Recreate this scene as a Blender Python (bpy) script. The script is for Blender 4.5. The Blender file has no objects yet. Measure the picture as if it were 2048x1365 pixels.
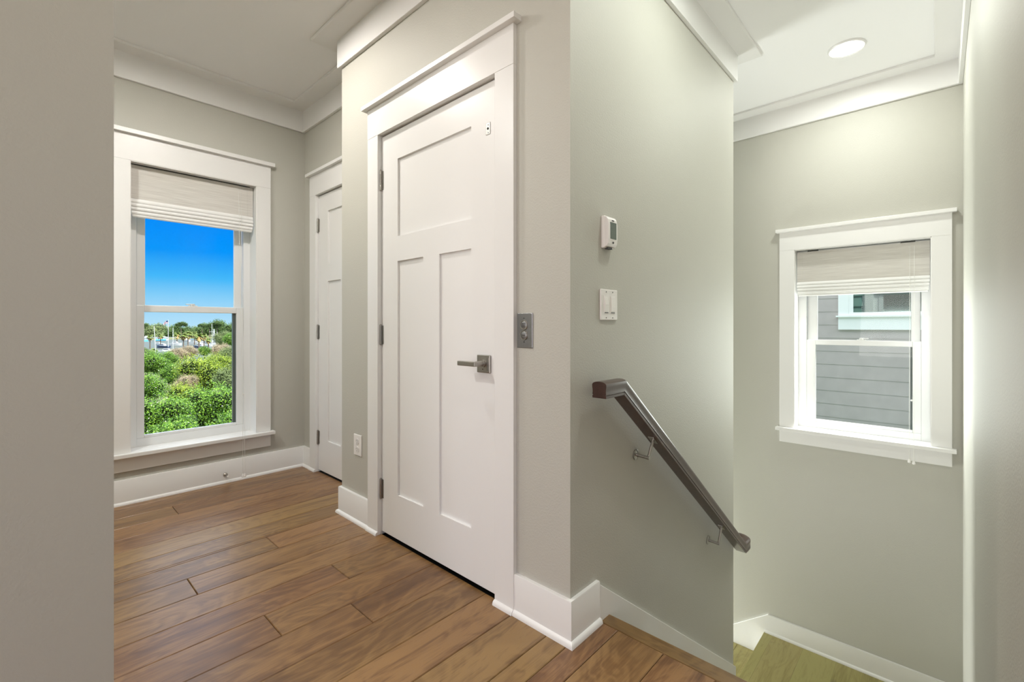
import bpy, bmesh, math, random
from mathutils import Vector, Matrix
random.seed(7)
S = bpy.context.scene
C = S.collection
pi = math.pi

# ------------------------------------------------------------------ camera
CAMH = 1.08
HEAD = math.radians(42.9)                 # heading of the view measured from +X
cam_d = bpy.data.cameras.new('camera')
cam = bpy.data.objects.new('camera', cam_d); C.objects.link(cam)
cam.location = (0, 0, CAMH)
cam.rotation_euler = (pi/2, 0, HEAD - pi/2)
cam_d.sensor_width = 36.0
cam_d.lens = 919.02/2048*36
cam_d.shift_y = -30.5/2048
cam_d.clip_start = 0.02; cam_d.clip_end = 3000
S.camera = cam

# ------------------------------------------------------------------ view / world / sun / lights
S.view_settings.view_transform = 'Standard'
S.view_settings.look = 'None'
S.view_settings.gamma = 1.0
S.view_settings.use_curve_mapping = False
S.view_settings.exposure = 0.0
S.cycles.max_bounces = 10
S.cycles.diffuse_bounces = 6
S.cycles.transparent_max_bounces = 16
S.cycles.sample_clamp_indirect = 4.0
S.cycles.caustics_reflective = False
S.cycles.caustics_refractive = False

w = bpy.data.worlds.new('sky'); S.world = w; w.use_nodes = True
nt = w.node_tree; nt.nodes.clear()
wo = nt.nodes.new('ShaderNodeOutputWorld'); bg = nt.nodes.new('ShaderNodeBackground')
tc = nt.nodes.new('ShaderNodeTexCoord'); sx = nt.nodes.new('ShaderNodeSeparateXYZ'); cr = nt.nodes.new('ShaderNodeValToRGB')
nt.links.new(tc.outputs['Generated'], sx.inputs[0]); nt.links.new(sx.outputs['Z'], cr.inputs[0])
nt.links.new(cr.outputs[0], bg.inputs[0]); nt.links.new(bg.outputs[0], wo.inputs[0])
els = cr.color_ramp.elements
els[0].position = 0.0; els[0].color = (0.50, 0.79, 1.0, 1)
els[1].position = 0.22; els[1].color = (0.0, 0.25, 1.0, 1)
for p, c in ((0.03, (0.38, 0.72, 1.0, 1)), (0.052, (0.25, 0.65, 1.0, 1)), (0.085, (0.06, 0.50, 1.0, 1)), (0.13, (0.0, 0.32, 1.0, 1)), (0.45, (0.88, 0.93, 1.0, 1))):
    e = els.new(p); e.color = c
mrs = nt.nodes.new('ShaderNodeMapRange'); mrs.inputs['From Min'].default_value = 0.22; mrs.inputs['From Max'].default_value = 0.5
mrs.inputs['To Min'].default_value = 1.0; mrs.inputs['To Max'].default_value = 3.0
nt.links.new(sx.outputs['Z'], mrs.inputs['Value']); nt.links.new(mrs.outputs[0], bg.inputs[1])

def light(name, kind, loc, energy, color, size=None, target=None, parent=None, size_y=None, spread=None):
    d = bpy.data.lights.new(name, kind); d.energy = energy; d.color = color
    o = bpy.data.objects.new(name, d); C.objects.link(o); o.location = loc
    if kind == 'AREA':
        if size_y: d.shape = 'RECTANGLE'; d.size = size; d.size_y = size_y
        else: d.shape = 'DISK'; d.size = size
        if spread: d.spread = spread
    if target is not None:
        o.rotation_euler = (Vector(target) - Vector(loc)).to_track_quat('-Z', 'Y').to_euler()
    if parent: o.parent = parent
    return o
sun = light('sun', 'SUN', (0, 0, 30), 7.0, (1.0, 0.95, 0.86)); sun.data.angle = math.radians(0.6)
SUNDIR = Vector((-0.30, 0.62, -0.85))
sun.rotation_euler = SUNDIR.to_track_quat('-Z', 'Y').to_euler()
# unseen fills added behind the camera and downstairs; daylight at the stair window
light('fill_west', 'AREA', (-3.90, 0.25, 1.35), 80, (1.0, 0.905, 0.895), 1.9, (0, 0.25, 2.9), size_y=1.9)  # added fill, tilted up to brighten the ceiling and door wall
light('fill_south', 'AREA', (-1.4, -3.40, 1.35), 8, (1.0, 0.93, 0.91), 2.0, (-1.4, 0, 3.6), size_y=1.9)  # weak fill added from the unseen south side
light('daylight_stair', 'AREA', (4.06, 0.41, 0.83), 14, (0.94, 1.0, 0.94), 0.56, (3.0, 0.41, 0.83), size_y=0.88)
light('fill_lower', 'AREA', (3.46, 3.56, -1.35), 110, (0.96, 1.0, 0.97), 0.8, (3.46, 0.8, -0.3), size_y=1.5)  # fill added to brighten the lower stairwell, source out of sight

# ------------------------------------------------------------------ helpers
class MB:
    def __init__(s): s.v = []; s.f = []; s.m = []
    def add(s, vs, fs, mi=0):
        o = len(s.v); s.v += [tuple(v) for v in vs]; s.f += [tuple(i + o for i in f) for f in fs]; s.m += [mi]*len(fs); return s
    def box(s, x0, x1, y0, y1, z0, z1, mi=0):
        if x0 > x1: x0, x1 = x1, x0
        if y0 > y1: y0, y1 = y1, y0
        if z0 > z1: z0, z1 = z1, z0
        return s.add([(x0,y0,z0),(x1,y0,z0),(x1,y1,z0),(x0,y1,z0),(x0,y0,z1),(x1,y0,z1),(x1,y1,z1),(x0,y1,z1)],
              [(0,3,2,1),(4,5,6,7),(0,1,5,4),(1,2,6,5),(2,3,7,6),(3,0,4,7)], mi)
    def prism(s, pts, axis, a, b, mi=0):
        """polygon of 2-D points extruded along axis from a to b"""
        n = len(pts)
        def P(p, t): return {'x': (t, p[0], p[1]), 'y': (p[0], t, p[1]), 'z': (p[0], p[1], t)}[axis]
        vs = [P(p, a) for p in pts] + [P(p, b) for p in pts]
        fs = [tuple(range(n-1, -1, -1)), tuple(range(n, 2*n))] + [(i, (i+1) % n, n+(i+1) % n, n+i) for i in range(n)]
        return s.add(vs, fs, mi)
    def tube(s, path, r, n=10, mi=0, cap=True):
        path = [Vector(p) for p in path]; rr = r if isinstance(r, (list, tuple)) else [r]*len(path)
        rings = []; up = None
        for i, p in enumerate(path):
            d = (path[min(i+1, len(path)-1)] - path[max(i-1, 0)]).normalized()
            if up is None: up = d.orthogonal().normalized()
            up = (up - d*up.dot(d)).normalized(); sd = d.cross(up)
            rings.append([p + (up*math.cos(2*pi*k/n) + sd*math.sin(2*pi*k/n))*rr[i] for k in range(n)])
        vs = [v for r_ in rings for v in r_]; fs = []
        for i in range(len(rings)-1):
            for k in range(n): fs.append((i*n+k, i*n+(k+1) % n, (i+1)*n+(k+1) % n, (i+1)*n+k))
        if cap: fs += [tuple(range(n-1, -1, -1)), tuple(range((len(rings)-1)*n, len(rings)*n))]
        return s.add(vs, fs, mi)
    def turned(s, c, axis, prof, n=28, mi=0):
        """turned shape: prof = [(distance along axis, radius)] from c; closed at both ends"""
        ax = Vector(axis).normalized(); u = ax.orthogonal().normalized(); v = ax.cross(u); c = Vector(c)
        vs = [c+ax*d+(u*math.cos(2*pi*k/n)+v*math.sin(2*pi*k/n))*r for (d, r) in prof for k in range(n)]
        fs = [(i*n+k, i*n+(k+1) % n, (i+1)*n+(k+1) % n, (i+1)*n+k) for i in range(len(prof)-1) for k in range(n)]
        fs += [tuple(range(n)), tuple(range((len(prof)-1)*n, len(prof)*n))]
        return s.add(vs, fs, mi)
    def ball(s, c, r, nu=12, nv=8, mi=0):
        r = r if isinstance(r, (list, tuple)) else (r, r, r)
        vs = [(c[0], c[1], c[2]-r[2])]
        for j in range(1, nv):
            t = pi*j/nv
            for i in range(nu):
                a = 2*pi*i/nu; vs.append((c[0]+r[0]*math.sin(t)*math.cos(a), c[1]+r[1]*math.sin(t)*math.sin(a), c[2]-r[2]*math.cos(t)))
        vs.append((c[0], c[1], c[2]+r[2])); fs = []
        for i in range(nu):
            fs.append((0, 1+(i+1) % nu, 1+i)); L = 1+(nv-2)*nu; fs.append((L+i, L+(i+1) % nu, len(vs)-1))
            for j in range(nv-2): a = 1+j*nu; fs.append((a+i, a+(i+1) % nu, a+nu+(i+1) % nu, a+nu+i))
        return s.add(vs, fs, mi)
    def build(s, name, mat, parent=None, bevel=0, smooth=False, seg=2, angle=40):
        me = bpy.data.meshes.new(name); me.from_pydata(s.v, [], s.f)
        for m in (mat if isinstance(mat, (list, tuple)) else [mat]): me.materials.append(m)
        me.polygons.foreach_set('material_index', s.m)
        bm = bmesh.new(); bm.from_mesh(me); bmesh.ops.recalc_face_normals(bm, faces=bm.faces); bm.to_mesh(me); bm.free()
        o = bpy.data.objects.new(name, me); C.objects.link(o)
        if smooth:
            for p in me.polygons: p.use_smooth = True
            me.set_sharp_from_angle(angle=math.radians(angle))
        if bevel:
            b = o.modifiers.new('bevel', 'BEVEL'); b.width = bevel; b.segments = seg; b.limit_method = 'ANGLE'; b.angle_limit = math.radians(35)
        if parent:
            o.parent = parent; o.matrix_parent_inverse = Matrix.Translation(-parent.location)
        return o
def tag(o, label=None, cat=None, group=None, kind=None):
    if label: o['label'] = label
    if cat: o['category'] = cat
    if group: o['group'] = group
    if kind: o['kind'] = kind
    return o
def empty(name, loc=(0, 0, 0), label=None, cat=None, group=None, kind=None):
    o = bpy.data.objects.new(name, None); C.objects.link(o); o.location = loc; o.empty_display_size = 0.05
    return tag(o, label, cat, group, kind)
def struct(o): o['kind'] = 'structure'; return o
def copy_tree(o, parent=None):
    c = o.copy(); C.objects.link(c)
    if parent: c.parent = parent
    for ch in list(o.children): copy_tree(ch, c)
    return c

# ------------------------------------------------------------------ materials
def base(name):
    m = bpy.data.materials.new(name); m.use_nodes = True
    return m, m.node_tree, m.node_tree.nodes['Principled BSDF']
def simple(name, col, rough=0.5, metal=0.0, spec=None, noise=0, nscale=30, bump=0, bscale=200, coat=0, emit=None, es=0):
    m, t, b = base(name)
    b.inputs['Base Color'].default_value = (*col, 1); b.inputs['Roughness'].default_value = rough; b.inputs['Metallic'].default_value = metal
    if spec is not None: b.inputs['Specular IOR Level'].default_value = spec
    if coat: b.inputs['Coat Weight'].default_value = coat
    if emit: b.inputs['Emission Color'].default_value = (*emit, 1); b.inputs['Emission Strength'].default_value = es
    tcn = t.nodes.new('ShaderNodeTexCoord')
    if noise:
        n = t.nodes.new('ShaderNodeTexNoise'); n.inputs['Scale'].default_value = nscale; n.inputs['Detail'].default_value = 4
        r = t.nodes.new('ShaderNodeMapRange'); r.inputs['To Min'].default_value = 1-noise; r.inputs['To Max'].default_value = 1+noise
        v = t.nodes.new('ShaderNodeVectorMath'); v.operation = 'SCALE'; v.inputs[0].default_value = col
        t.links.new(tcn.outputs['Object'], n.inputs['Vector']); t.links.new(n.outputs['Fac'], r.inputs['Value'])
        t.links.new(r.outputs[0], v.inputs['Scale']); t.links.new(v.outputs[0], b.inputs['Base Color'])
    if bump:
        n2 = t.nodes.new('ShaderNodeTexNoise'); n2.inputs['Scale'].default_value = bscale; n2.inputs['Detail'].default_value = 3
        bp = t.nodes.new('ShaderNodeBump'); bp.inputs['Strength'].default_value = bump; bp.inputs['Distance'].default_value = 0.002
        t.links.new(tcn.outputs['Object'], n2.inputs['Vector']); t.links.new(n2.outputs['Fac'], bp.inputs['Height']); t.links.new(bp.outputs[0], b.inputs['Normal'])
    return m
M = {}
M['wall'] = simple('greige_wall_paint', (0.495, 0.487, 0.437), 0.62, bump=0.35, bscale=160, noise=0.01, nscale=3)
M['ceil'] = simple('white_ceiling_paint', (0.88, 0.88, 0.885), 0.75, bump=0.08, bscale=140)
M['trim'] = simple('white_trim_enamel', (0.80, 0.795, 0.785), 0.32, bump=0.03, bscale=60)
M['vinyl'] = simple('white_window_vinyl', (0.80, 0.81, 0.81), 0.28)
M['plastic'] = simple('white_device_plastic', (0.82, 0.80, 0.78), 0.3)
M['nickel'] = simple('satin_nickel', (0.42, 0.40, 0.37), 0.32, 1.0, noise=0.05, nscale=120)
M['steel'] = simple('brushed_steel', (0.30, 0.30, 0.31), 0.38, 1.0, noise=0.08, nscale=150)
M['dark'] = simple('dark_void', (0.01, 0.01, 0.01), 0.8)
M['slot'] = simple('dark_slot', (0.05, 0.05, 0.05), 0.6)
M['frame_dark'] = simple('shadowed_frame_grey', (0.13, 0.15, 0.145), 0.4)  # shadow on the outer window frame, put into a grey colour
M['lcd'] = simple('lcd_glass', (0.11, 0.14, 0.12), 0.18, noise=0.1, nscale=60)
M['rubber'] = simple('white_rubber', (0.75, 0.74, 0.72), 0.6)
M['pleat'] = simple('white_shade_pleats', (0.80, 0.80, 0.79), 0.7)
M['gap_dark'] = simple('dark_headrail_gap', (0.04, 0.04, 0.035), 0.6)  # near-black colour for the shadowed gap over a shade headrail
M['cord'] = simple('white_cord', (0.8, 0.8, 0.77), 0.6)
M['siding_grey'] = simple('blue_grey_siding', (0.53, 0.455, 0.435), 0.6, noise=0.12, nscale=8, bump=0.3, bscale=40)
M['siding_green'] = simple('green_siding', (0.30, 0.46, 0.42), 0.6, noise=0.05, nscale=8)
M['ext_white'] = simple('exterior_white_trim', (0.93, 0.92, 0.90), 0.45)
M['lens'] = simple('downlight_lens', (0.9, 0.9, 0.88), 0.5, emit=(1, 0.98, 0.93), es=6.0)

def glass(name, tint=(1, 1, 1), refl=1.0):
    m = bpy.data.materials.new(name); m.use_nodes = True; t = m.node_tree; t.nodes.clear()
    o = t.nodes.new('ShaderNodeOutputMaterial'); mx = t.nodes.new('ShaderNodeMixShader'); tr = t.nodes.new('ShaderNodeBsdfTransparent'); gl = t.nodes.new('ShaderNodeBsdfGlossy')
    fr = t.nodes.new('ShaderNodeFresnel'); fr.inputs[0].default_value = 1.45
    mu = t.nodes.new('ShaderNodeMath'); mu.operation = 'MULTIPLY'; mu.inputs[1].default_value = refl
    tr.inputs[0].default_value = (*tint, 1); gl.inputs['Roughness'].default_value = 0.01
    t.links.new(fr.outputs[0], mu.inputs[0]); t.links.new(mu.outputs[0], mx.inputs[0])
    t.links.new(tr.outputs[0], mx.inputs[1]); t.links.new(gl.outputs[0], mx.inputs[2]); t.links.new(mx.outputs[0], o.inputs[0])
    return m
M['glass'] = glass('window_glass', (0.97, 0.985, 0.98), 0.25)
m, t, b = base('neighbour_glass'); b.inputs['Base Color'].default_value = (0.30, 0.36, 0.34, 1); b.inputs['Metallic'].default_value = 1.0; b.inputs['Roughness'].default_value = 0.03
M['mirror'] = m

def fabric():
    m, t, b = base('woven_shade_fabric')
    tcn = t.nodes.new('ShaderNodeTexCoord'); mp = t.nodes.new('ShaderNodeMapping'); mp.inputs['Scale'].default_value = (6, 6, 420)
    n = t.nodes.new('ShaderNodeTexNoise'); n.inputs['Scale'].default_value = 1.0; n.inputs['Detail'].default_value = 3
    r = t.nodes.new('ShaderNodeValToRGB'); r.color_ramp.elements[0].position = 0.3; r.color_ramp.elements[0].color = (0.66, 0.63, 0.59, 1)
    r.color_ramp.elements[1].position = 0.7; r.color_ramp.elements[1].color = (0.86, 0.84, 0.80, 1)
    t.links.new(tcn.outputs['Object'], mp.inputs[0]); t.links.new(mp.outputs[0], n.inputs['Vector']); t.links.new(n.outputs['Fac'], r.inputs[0])
    b.inputs['Roughness'].default_value = 0.8; t.links.new(r.outputs[0], b.inputs['Base Color'])
    tr = t.nodes.new('ShaderNodeBsdfTranslucent'); mx = t.nodes.new('ShaderNodeMixShader'); mx.inputs[0].default_value = 0.25
    out = t.nodes['Material Output']; t.links.new(r.outputs[0], tr.inputs[0])
    t.links.new(b.outputs[0], mx.inputs[1]); t.links.new(tr.outputs[0], mx.inputs[2]); t.links.new(mx.outputs[0], out.inputs[0])
    return m
M['fabric'] = fabric()

def wood(name, along, ramp, knots=True, rough=(0.26, 0.5), attr=True, grain=1.0, sc=1.0, bump=0.45):
    """long-grain wood; 'along' is the axis of the grain in object space; colour shifts per plank through the face attribute pid"""
    m, t, b = base(name); L = t.links.new; N = t.nodes.new
    tcn = N('ShaderNodeTexCoord'); at = N('ShaderNodeAttribute'); at.attribute_name = 'pid'
    off = N('ShaderNodeVectorMath'); off.operation = 'SCALE'; off.inputs[0].default_value = (37.0, 61.0, 13.0); L(at.outputs['Fac'], off.inputs['Scale'])
    ad = N('ShaderNodeVectorMath'); ad.operation = 'ADD'; L(tcn.outputs['Object'], ad.inputs[0]); L(off.outputs[0], ad.inputs[1])
    def mapped(s_long, s_cross):
        mp = N('ShaderNodeMapping'); v = [s_cross*sc]*3; v['xyz'.index(along)] = s_long*sc; mp.inputs['Scale'].default_value = v; L(ad.outputs[0], mp.inputs[0]); return mp
    n1 = N('ShaderNodeTexNoise'); n1.inputs['Scale'].default_value = 1; n1.inputs['Detail'].default_value = 6; n1.inputs['Distortion'].default_value = 1.2; L(mapped(0.8, 11).outputs[0], n1.inputs['Vector'])
    n2 = N('ShaderNodeTexNoise'); n2.inputs['Scale'].default_value = 1; n2.inputs['Detail'].default_value = 8; n2.inputs['Roughness'].default_value = 0.75; L(mapped(6, 150).outputs[0], n2.inputs['Vector'])
    wv = N('ShaderNodeTexNoise'); wv.inputs['Scale'].default_value = 1; wv.inputs['Detail'].default_value = 2; wv.inputs['Distortion'].default_value = 3.0; L(mapped(2.0, 5).outputs[0], wv.inputs['Vector'])
    mul = N('ShaderNodeMath'); mul.operation = 'MULTIPLY'; mul.inputs[1].default_value = 26.0; L(wv.outputs['Fac'], mul.inputs[0])
    si = N('ShaderNodeMath'); si.operation = 'SINE'; L(mul.outputs[0], si.inputs[0])
    m1 = N('ShaderNodeMath'); m1.operation = 'MULTIPLY_ADD'; m1.inputs[1].default_value = 0.055*grain; L(si.outputs[0], m1.inputs[0]); n1s = N('ShaderNodeMath'); n1s.operation = 'MULTIPLY_ADD'; n1s.inputs[1].default_value = 0.62; n1s.inputs[2].default_value = 0.19; L(n1.outputs['Fac'], n1s.inputs[0]); L(n1s.outputs[0], m1.inputs[2])
    m2 = N('ShaderNodeMath'); m2.operation = 'MULTIPLY_ADD'; m2.inputs[1].default_value = 0.62*grain; L(n2.outputs['Fac'], m2.inputs[0]); L(m1.outputs[0], m2.inputs[2])
    m3 = N('ShaderNodeMath'); m3.operation = 'MULTIPLY_ADD'; m3.inputs[1].default_value = 0.16; L(at.outputs['Fac'], m3.inputs[0]); L(m2.outputs[0], m3.inputs[2])
    r = N('ShaderNodeValToRGB'); L(m3.outputs[0], r.inputs[0]); e = r.color_ramp.elements
    e[0].position = ramp[0][0]; e[0].color = (*ramp[0][1], 1); e[1].position = ramp[-1][0]; e[1].color = (*ramp[-1][1], 1)
    for p, c in ramp[1:-1]: q = e.new(p); q.color = (*c, 1)
    col = r.outputs[0]
    # a redder or yellower cast from board to board
    hs = N('ShaderNodeHueSaturation'); fr = N('ShaderNodeMath'); fr.operation = 'MULTIPLY'; fr.inputs[1].default_value = 7.31; L(at.outputs['Fac'], fr.inputs[0])
    fc = N('ShaderNodeMath'); fc.operation = 'FRACT'; L(fr.outputs[0], fc.inputs[0])
    mr = N('ShaderNodeMapRange'); mr.inputs['To Min'].default_value = 0.488; mr.inputs['To Max'].default_value = 0.503; L(fc.outputs[0], mr.inputs['Value']); L(mr.outputs[0], hs.inputs['Hue'])
    L(col, hs.inputs['Color']); col = hs.outputs[0]
    if knots:
        vo = N('ShaderNodeTexVoronoi'); vo.inputs['Scale'].default_value = 1; vo.inputs['Randomness'].default_value = 1; L(mapped(1.35, 3.4).outputs[0], vo.inputs['Vector'])
        kr = N('ShaderNodeMapRange'); kr.inputs['From Min'].default_value = 0.02; kr.inputs['From Max'].default_value = 0.10; kr.inputs['To Min'].default_value = 0.75; kr.inputs['To Max'].default_value = 0.0; L(vo.outputs['Distance'], kr.inputs['Value'])
        mxk = N('ShaderNodeMix'); mxk.data_type = 'RGBA'; mxk.inputs[7].default_value = (0.055, 0.05, 0.042, 1); L(kr.outputs[0], mxk.inputs[0]); L(col, mxk.inputs[6]); col = mxk.outputs[2]
    L(col, b.inputs['Base Color'])
    rr = N('ShaderNodeMapRange'); rr.inputs['To Min'].default_value = rough[0]; rr.inputs['To Max'].default_value = rough[1]; L(n2.outputs['Fac'], rr.inputs['Value']); L(rr.outputs[0], b.inputs['Roughness'])
    bp = N('ShaderNodeBump'); bp.inputs['Strength'].default_value = bump; bp.inputs['Distance'].default_value = 0.0015; L(m2.outputs[0], bp.inputs['Height']); L(bp.outputs[0], b.inputs['Normal'])
    return m
OAK = [(0.42, (0.019, 0.008, 0.003)), (0.58, (0.076, 0.034, 0.0115)), (0.80, (0.158, 0.080, 0.026)), (1.0, (0.27, 0.155, 0.055))]
M['floor'] = wood('hickory_floor_boards', 'x', OAK)
M['floor'].node_tree.nodes['Principled BSDF'].inputs['Coat Weight'].default_value = 0.22
M['floor'].node_tree.nodes['Principled BSDF'].inputs['Coat Roughness'].default_value = 0.22
M['floor_y'] = wood('hickory_nosing_boards', 'y', [(0.42, (0.016, 0.007, 0.003)), (0.60, (0.060, 0.028, 0.010)), (0.80, (0.120, 0.062, 0.021)), (1.0, (0.20, 0.115, 0.042))])
M['tread'] = wood('green_lit_hickory_treads', 'x', [(0.42, (0.075, 0.066, 0.022)), (0.60, (0.17, 0.142, 0.045)), (0.80, (0.27, 0.235, 0.075)), (1.0, (0.36, 0.32, 0.12))])  # olive tint of green bounced light put into the wood colours
M['rail'] = wood('dark_walnut_varnish', 'x', [(0.3, (0.012, 0.007, 0.005)), (0.6, (0.035, 0.018, 0.012)), (0.9, (0.06, 0.03, 0.02))], knots=False, rough=(0.24, 0.34), sc=1.5, bump=0.0)
M['rail'].node_tree.nodes['Principled BSDF'].inputs['Coat Weight'].default_value = 0.35
M['rail'].node_tree.nodes['Principled BSDF'].inputs['Coat Roughness'].default_value = 0.2

# ------------------------------------------------------------------ room shell
XD, YG, YW, X2, YR, XE, XD2, YD2 = 1.280, 0.919, 3.608, 3.955, -0.108, 2.972, 1.515, 2.535
ZC, ZL = 2.745, -3.3
LWX, LWY = 0.157, 1.447
T = 0.12
def wall_box(name, *a):
    return struct(MB().box(*a).build(name, M['wall']))
def wall_hole(name, axis, p0, p1, a0, a1, z0, z1, holes, mats=None):
    """wall slab normal to axis between p0,p1; spans a0..a1, z0..z1; holes = [(a,b,za,zb)] side by side"""
    mb = MB()
    def bx(a, b, za, zb):
        if b-a < 1e-6 or zb-za < 1e-6: return
        mb.box(p0, p1, a, b, za, zb) if axis == 'x' else mb.box(a, b, p0, p1, za, zb)
    cur = a0
    for (a, b, za, zb) in sorted(holes):
        bx(cur, a, z0, z1); bx(a, b, z0, za); bx(a, b, zb, z1); cur = b
    bx(cur, a1, z0, z1)
    return struct(mb.build(name, M['wall']))
DO = (1.258, 2.122, 0.0, 2.075)     # door opening in the door wall (rough)
wall_hole('wall_door', 'x', XD, XD+T, YG, YD2, 0, ZC, [DO])
wall_box('wall_stair_inner', XD+T, XE, YG, YG+T, ZL, ZC)
wall_box('wall_stair_end', XE-T, XE, YG+T, YW, ZL, ZC)
wall_box('wall_return', XD+T, XD2+T, YD2-T, YD2, 0, ZC)
wall_hole('wall_hall_end', 'x', XD2, XD2+T, YD2, YW, 0, ZC, [(2.60, 3.378, 0.0, 2.055)])
W1 = (0.464, 1.169, 0.30, 2.085)
wall_hole('wall_window', 'y', YW, YW+0.16, -1.3, X2+0.16, 0, ZC, [W1])
wall_hole('wall_window_lower', 'y', YW, YW+0.16, XE-T, X2, ZL, 0, [(3.06, 3.86, -2.1, -0.6)])
W2 = (0.035, 0.792, 0.30, 1.645)
wall_hole('wall_stair_window', 'x', X2, X2+0.155, YR, YW, ZL, ZC, [W2])
wall_box('wall_right', 0.72, X2+0.155, YR-T, YR, ZL, ZC)
wall_box('wall_left', -4.0, LWX, LWY, LWY+T, 0, ZC)
wall_box('wall_hall_side', -1.3, -1.3+T, LWY+T, YW, 0, ZC)
wall_hole('wall_back', 'x', -4.12, -4.0, -3.62, LWY+T, 0, ZC, [(-0.75, 1.25, 0.4, 2.3)])
wall_hole('wall_south', 'y', -3.62, -3.5, -4.0, 0.72, 0, ZC, [(-2.4, -0.4, 0.4, 2.3)])
wall_box('wall_behind_stairs', 0.72, 0.72+T, -3.5, YR-T, 0, ZC)
struct(MB().box(-4.12, X2+0.155, -3.62, YW+0.16, ZC, ZC+0.15).build('ceiling', M['ceil']))
# closets behind the doors and the bottom of the stairwell
wall_box('wall_shaft_back', XE-T-0.9, XE-T-0.85, YG+T, YW, 0, ZC)
struct(MB().box(XD+T, XE-T, YG+T, YW, -0.03, -0.002).build('floor_closet', M['dark']))
struct(MB().box(0.72, X2, YR, YW, ZL-0.1, ZL).build('floor_lower', M['floor']))

# hall floor: one mesh of boards running along X
def add_pid(o, ids):
    a = o.data.attributes.new('pid', 'FLOAT', 'FACE'); a.data.foreach_set('value', ids)
PW, P0 = 0.1683, 0.834
rowj = {8: [0.493], 5: [0.627], 9: [0.865], 14: [0.63], 4: [0.882]}
mb = MB(); ids = []
def board(x0, x1, y0, y1, z0=-0.02, z1=0.0, g=0.0009):
    c = 0.0024
    x0 += g; x1 -= g; y0 += g; y1 -= g
    vs = [(x0,y0,z0),(x1,y0,z0),(x1,y1,z0),(x0,y1,z0),(x0,y0,z1-c),(x1,y0,z1-c),(x1,y1,z1-c),(x0,y1,z1-c),
          (x0+c,y0+c,z1),(x1-c,y0+c,z1),(x1-c,y1-c,z1),(x0+c,y1-c,z1)]
    fs = [(0,3,2,1),(0,1,5,4),(1,2,6,5),(2,3,7,6),(3,0,4,7),(4,5,9,8),(5,6,10,9),(6,7,11,10),(7,4,8,11),(8,9,10,11)]
    mb.add(vs, fs); r = random.random(); ids.extend([r]*len(fs))
for k in range(-26, 17):
    y0 = P0+k*PW; y1 = y0+PW
    if y0 < -3.5: y0 = -3.5
    if y1 > YW: y1 = YW
    if y1 <= y0: continue
    if k == 0: segs = [(y0, min(y1, YG), 1.449), (YG, y1, XD+T)]
    elif y1 <= YG: segs = [(y0, y1, 1.449)]
    elif y0 < YD2 < y1: segs = [(y0, YD2, XD+0.0075), (YD2, y1, XD2+0.0075)]
    elif y0 >= YD2: segs = [(y0, y1, XD2+0.0075)]
    else: segs = [(y0, y1, XD+0.0075)]
    js = rowj.get(k)
    if js is None: js = [random.uniform(-0.75, -0.55)]
    if k == 6: js = [0.965]
    js = [j-2.3 for j in js] + js + [j+2.3 for j in js]
    for (a, b_, xm) in segs:
        if y1 <= -0.20 or y0 < YR-T: xm = min(xm, 0.72)
        cur = -4.0
        for j in sorted(js):
            if cur+0.2 < j < xm-0.1: board(cur, j, a, b_); cur = j
        board(cur, xm, a, b_)
fl = struct(mb.build('floor', M['floor'])); add_pid(fl, ids)
struct(MB().box(-4.12, 0.72, -3.62, YW, -0.16, -0.021).box(0.72, 1.50, YR, YG, -0.16, -0.021).box(0.72, XD2, YG, YW, -0.16, -0.021).build('floor_base', M['dark']))  # black base gives the gaps under the doors their painted shade

# ------------------------------------------------------------------ baseboards, crown
def runs(name, pts, prof, mat, closed=False, bevel=0.0):
    """sweep a profile [(out, z)] along a 2-D polyline; 'out' is to the left of the walking direction; mitred corners"""
    n = len(pts); P = [Vector(p) for p in pts]; offs = []
    for i in range(n):
        if i == 0: d0 = d1 = (P[1]-P[0]).normalized()
        elif i == n-1: d0 = d1 = (P[-1]-P[-2]).normalized()
        else: d0 = (P[i]-P[i-1]).normalized(); d1 = (P[i+1]-P[i]).normalized()
        n0 = Vector((-d0.y, d0.x)); n1 = Vector((-d1.y, d1.x)); mm = (n0+n1).normalized(); offs.append(mm/max(0.2, mm.dot(n0)))
    k = len(prof); vs = []; fs = []
    for i in range(n):
        for (o, z) in prof: q = P[i]+offs[i]*o; vs.append((q.x, q.y, z))
    for i in range(n-1):
        for j in range(k): fs.append((i*k+j, i*k+(j+1) % k, (i+1)*k+(j+1) % k, (i+1)*k+j))
    fs += [tuple(range(k)), tuple(range((n-1)*k, n*k))]
    return MB().add(vs, fs)
BB = [(0, 0), (0.028, 0), (0.0275, 0.006), (0.025, 0.012), (0.021, 0.016), (0.015, 0.0185), (0.015, 0.146), (0.013, 0.150), (0, 0.150)]
def baseboard(name, pts, mat='trim'):
    return struct(runs(name, pts, BB, M['trim']).build(name, M[mat], smooth=True, angle=30))
# (walking so that the room is on the left)
baseboard('baseboard_window', [(XD2, 3.470), (XD2, YW), (-1.18, YW), (-1.18, LWY+T)])
baseboard('baseboard_door_left', [(XD, 2.216), (XD, YD2), (XD2, YD2), (XD2, 2.56)])
baseboard('baseboard_door_right', [(1.443, YG), (XD, YG), (XD, 1.1645)])
baseboard('baseboard_left', [(LWX, LWY+T), (LWX, LWY), (-4.0, LWY)])
baseboard('baseboard_right', [(0.72, -3.5), (0.72, YR-T), (0.72, YR), (1.45, YR)])
# quarter-round runs under the casings
QR = [(0, 0), (0.013, 0), (0.0125, 0.006), (0.010, 0.012), (0.006, 0.016), (0, 0.0185)]
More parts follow.
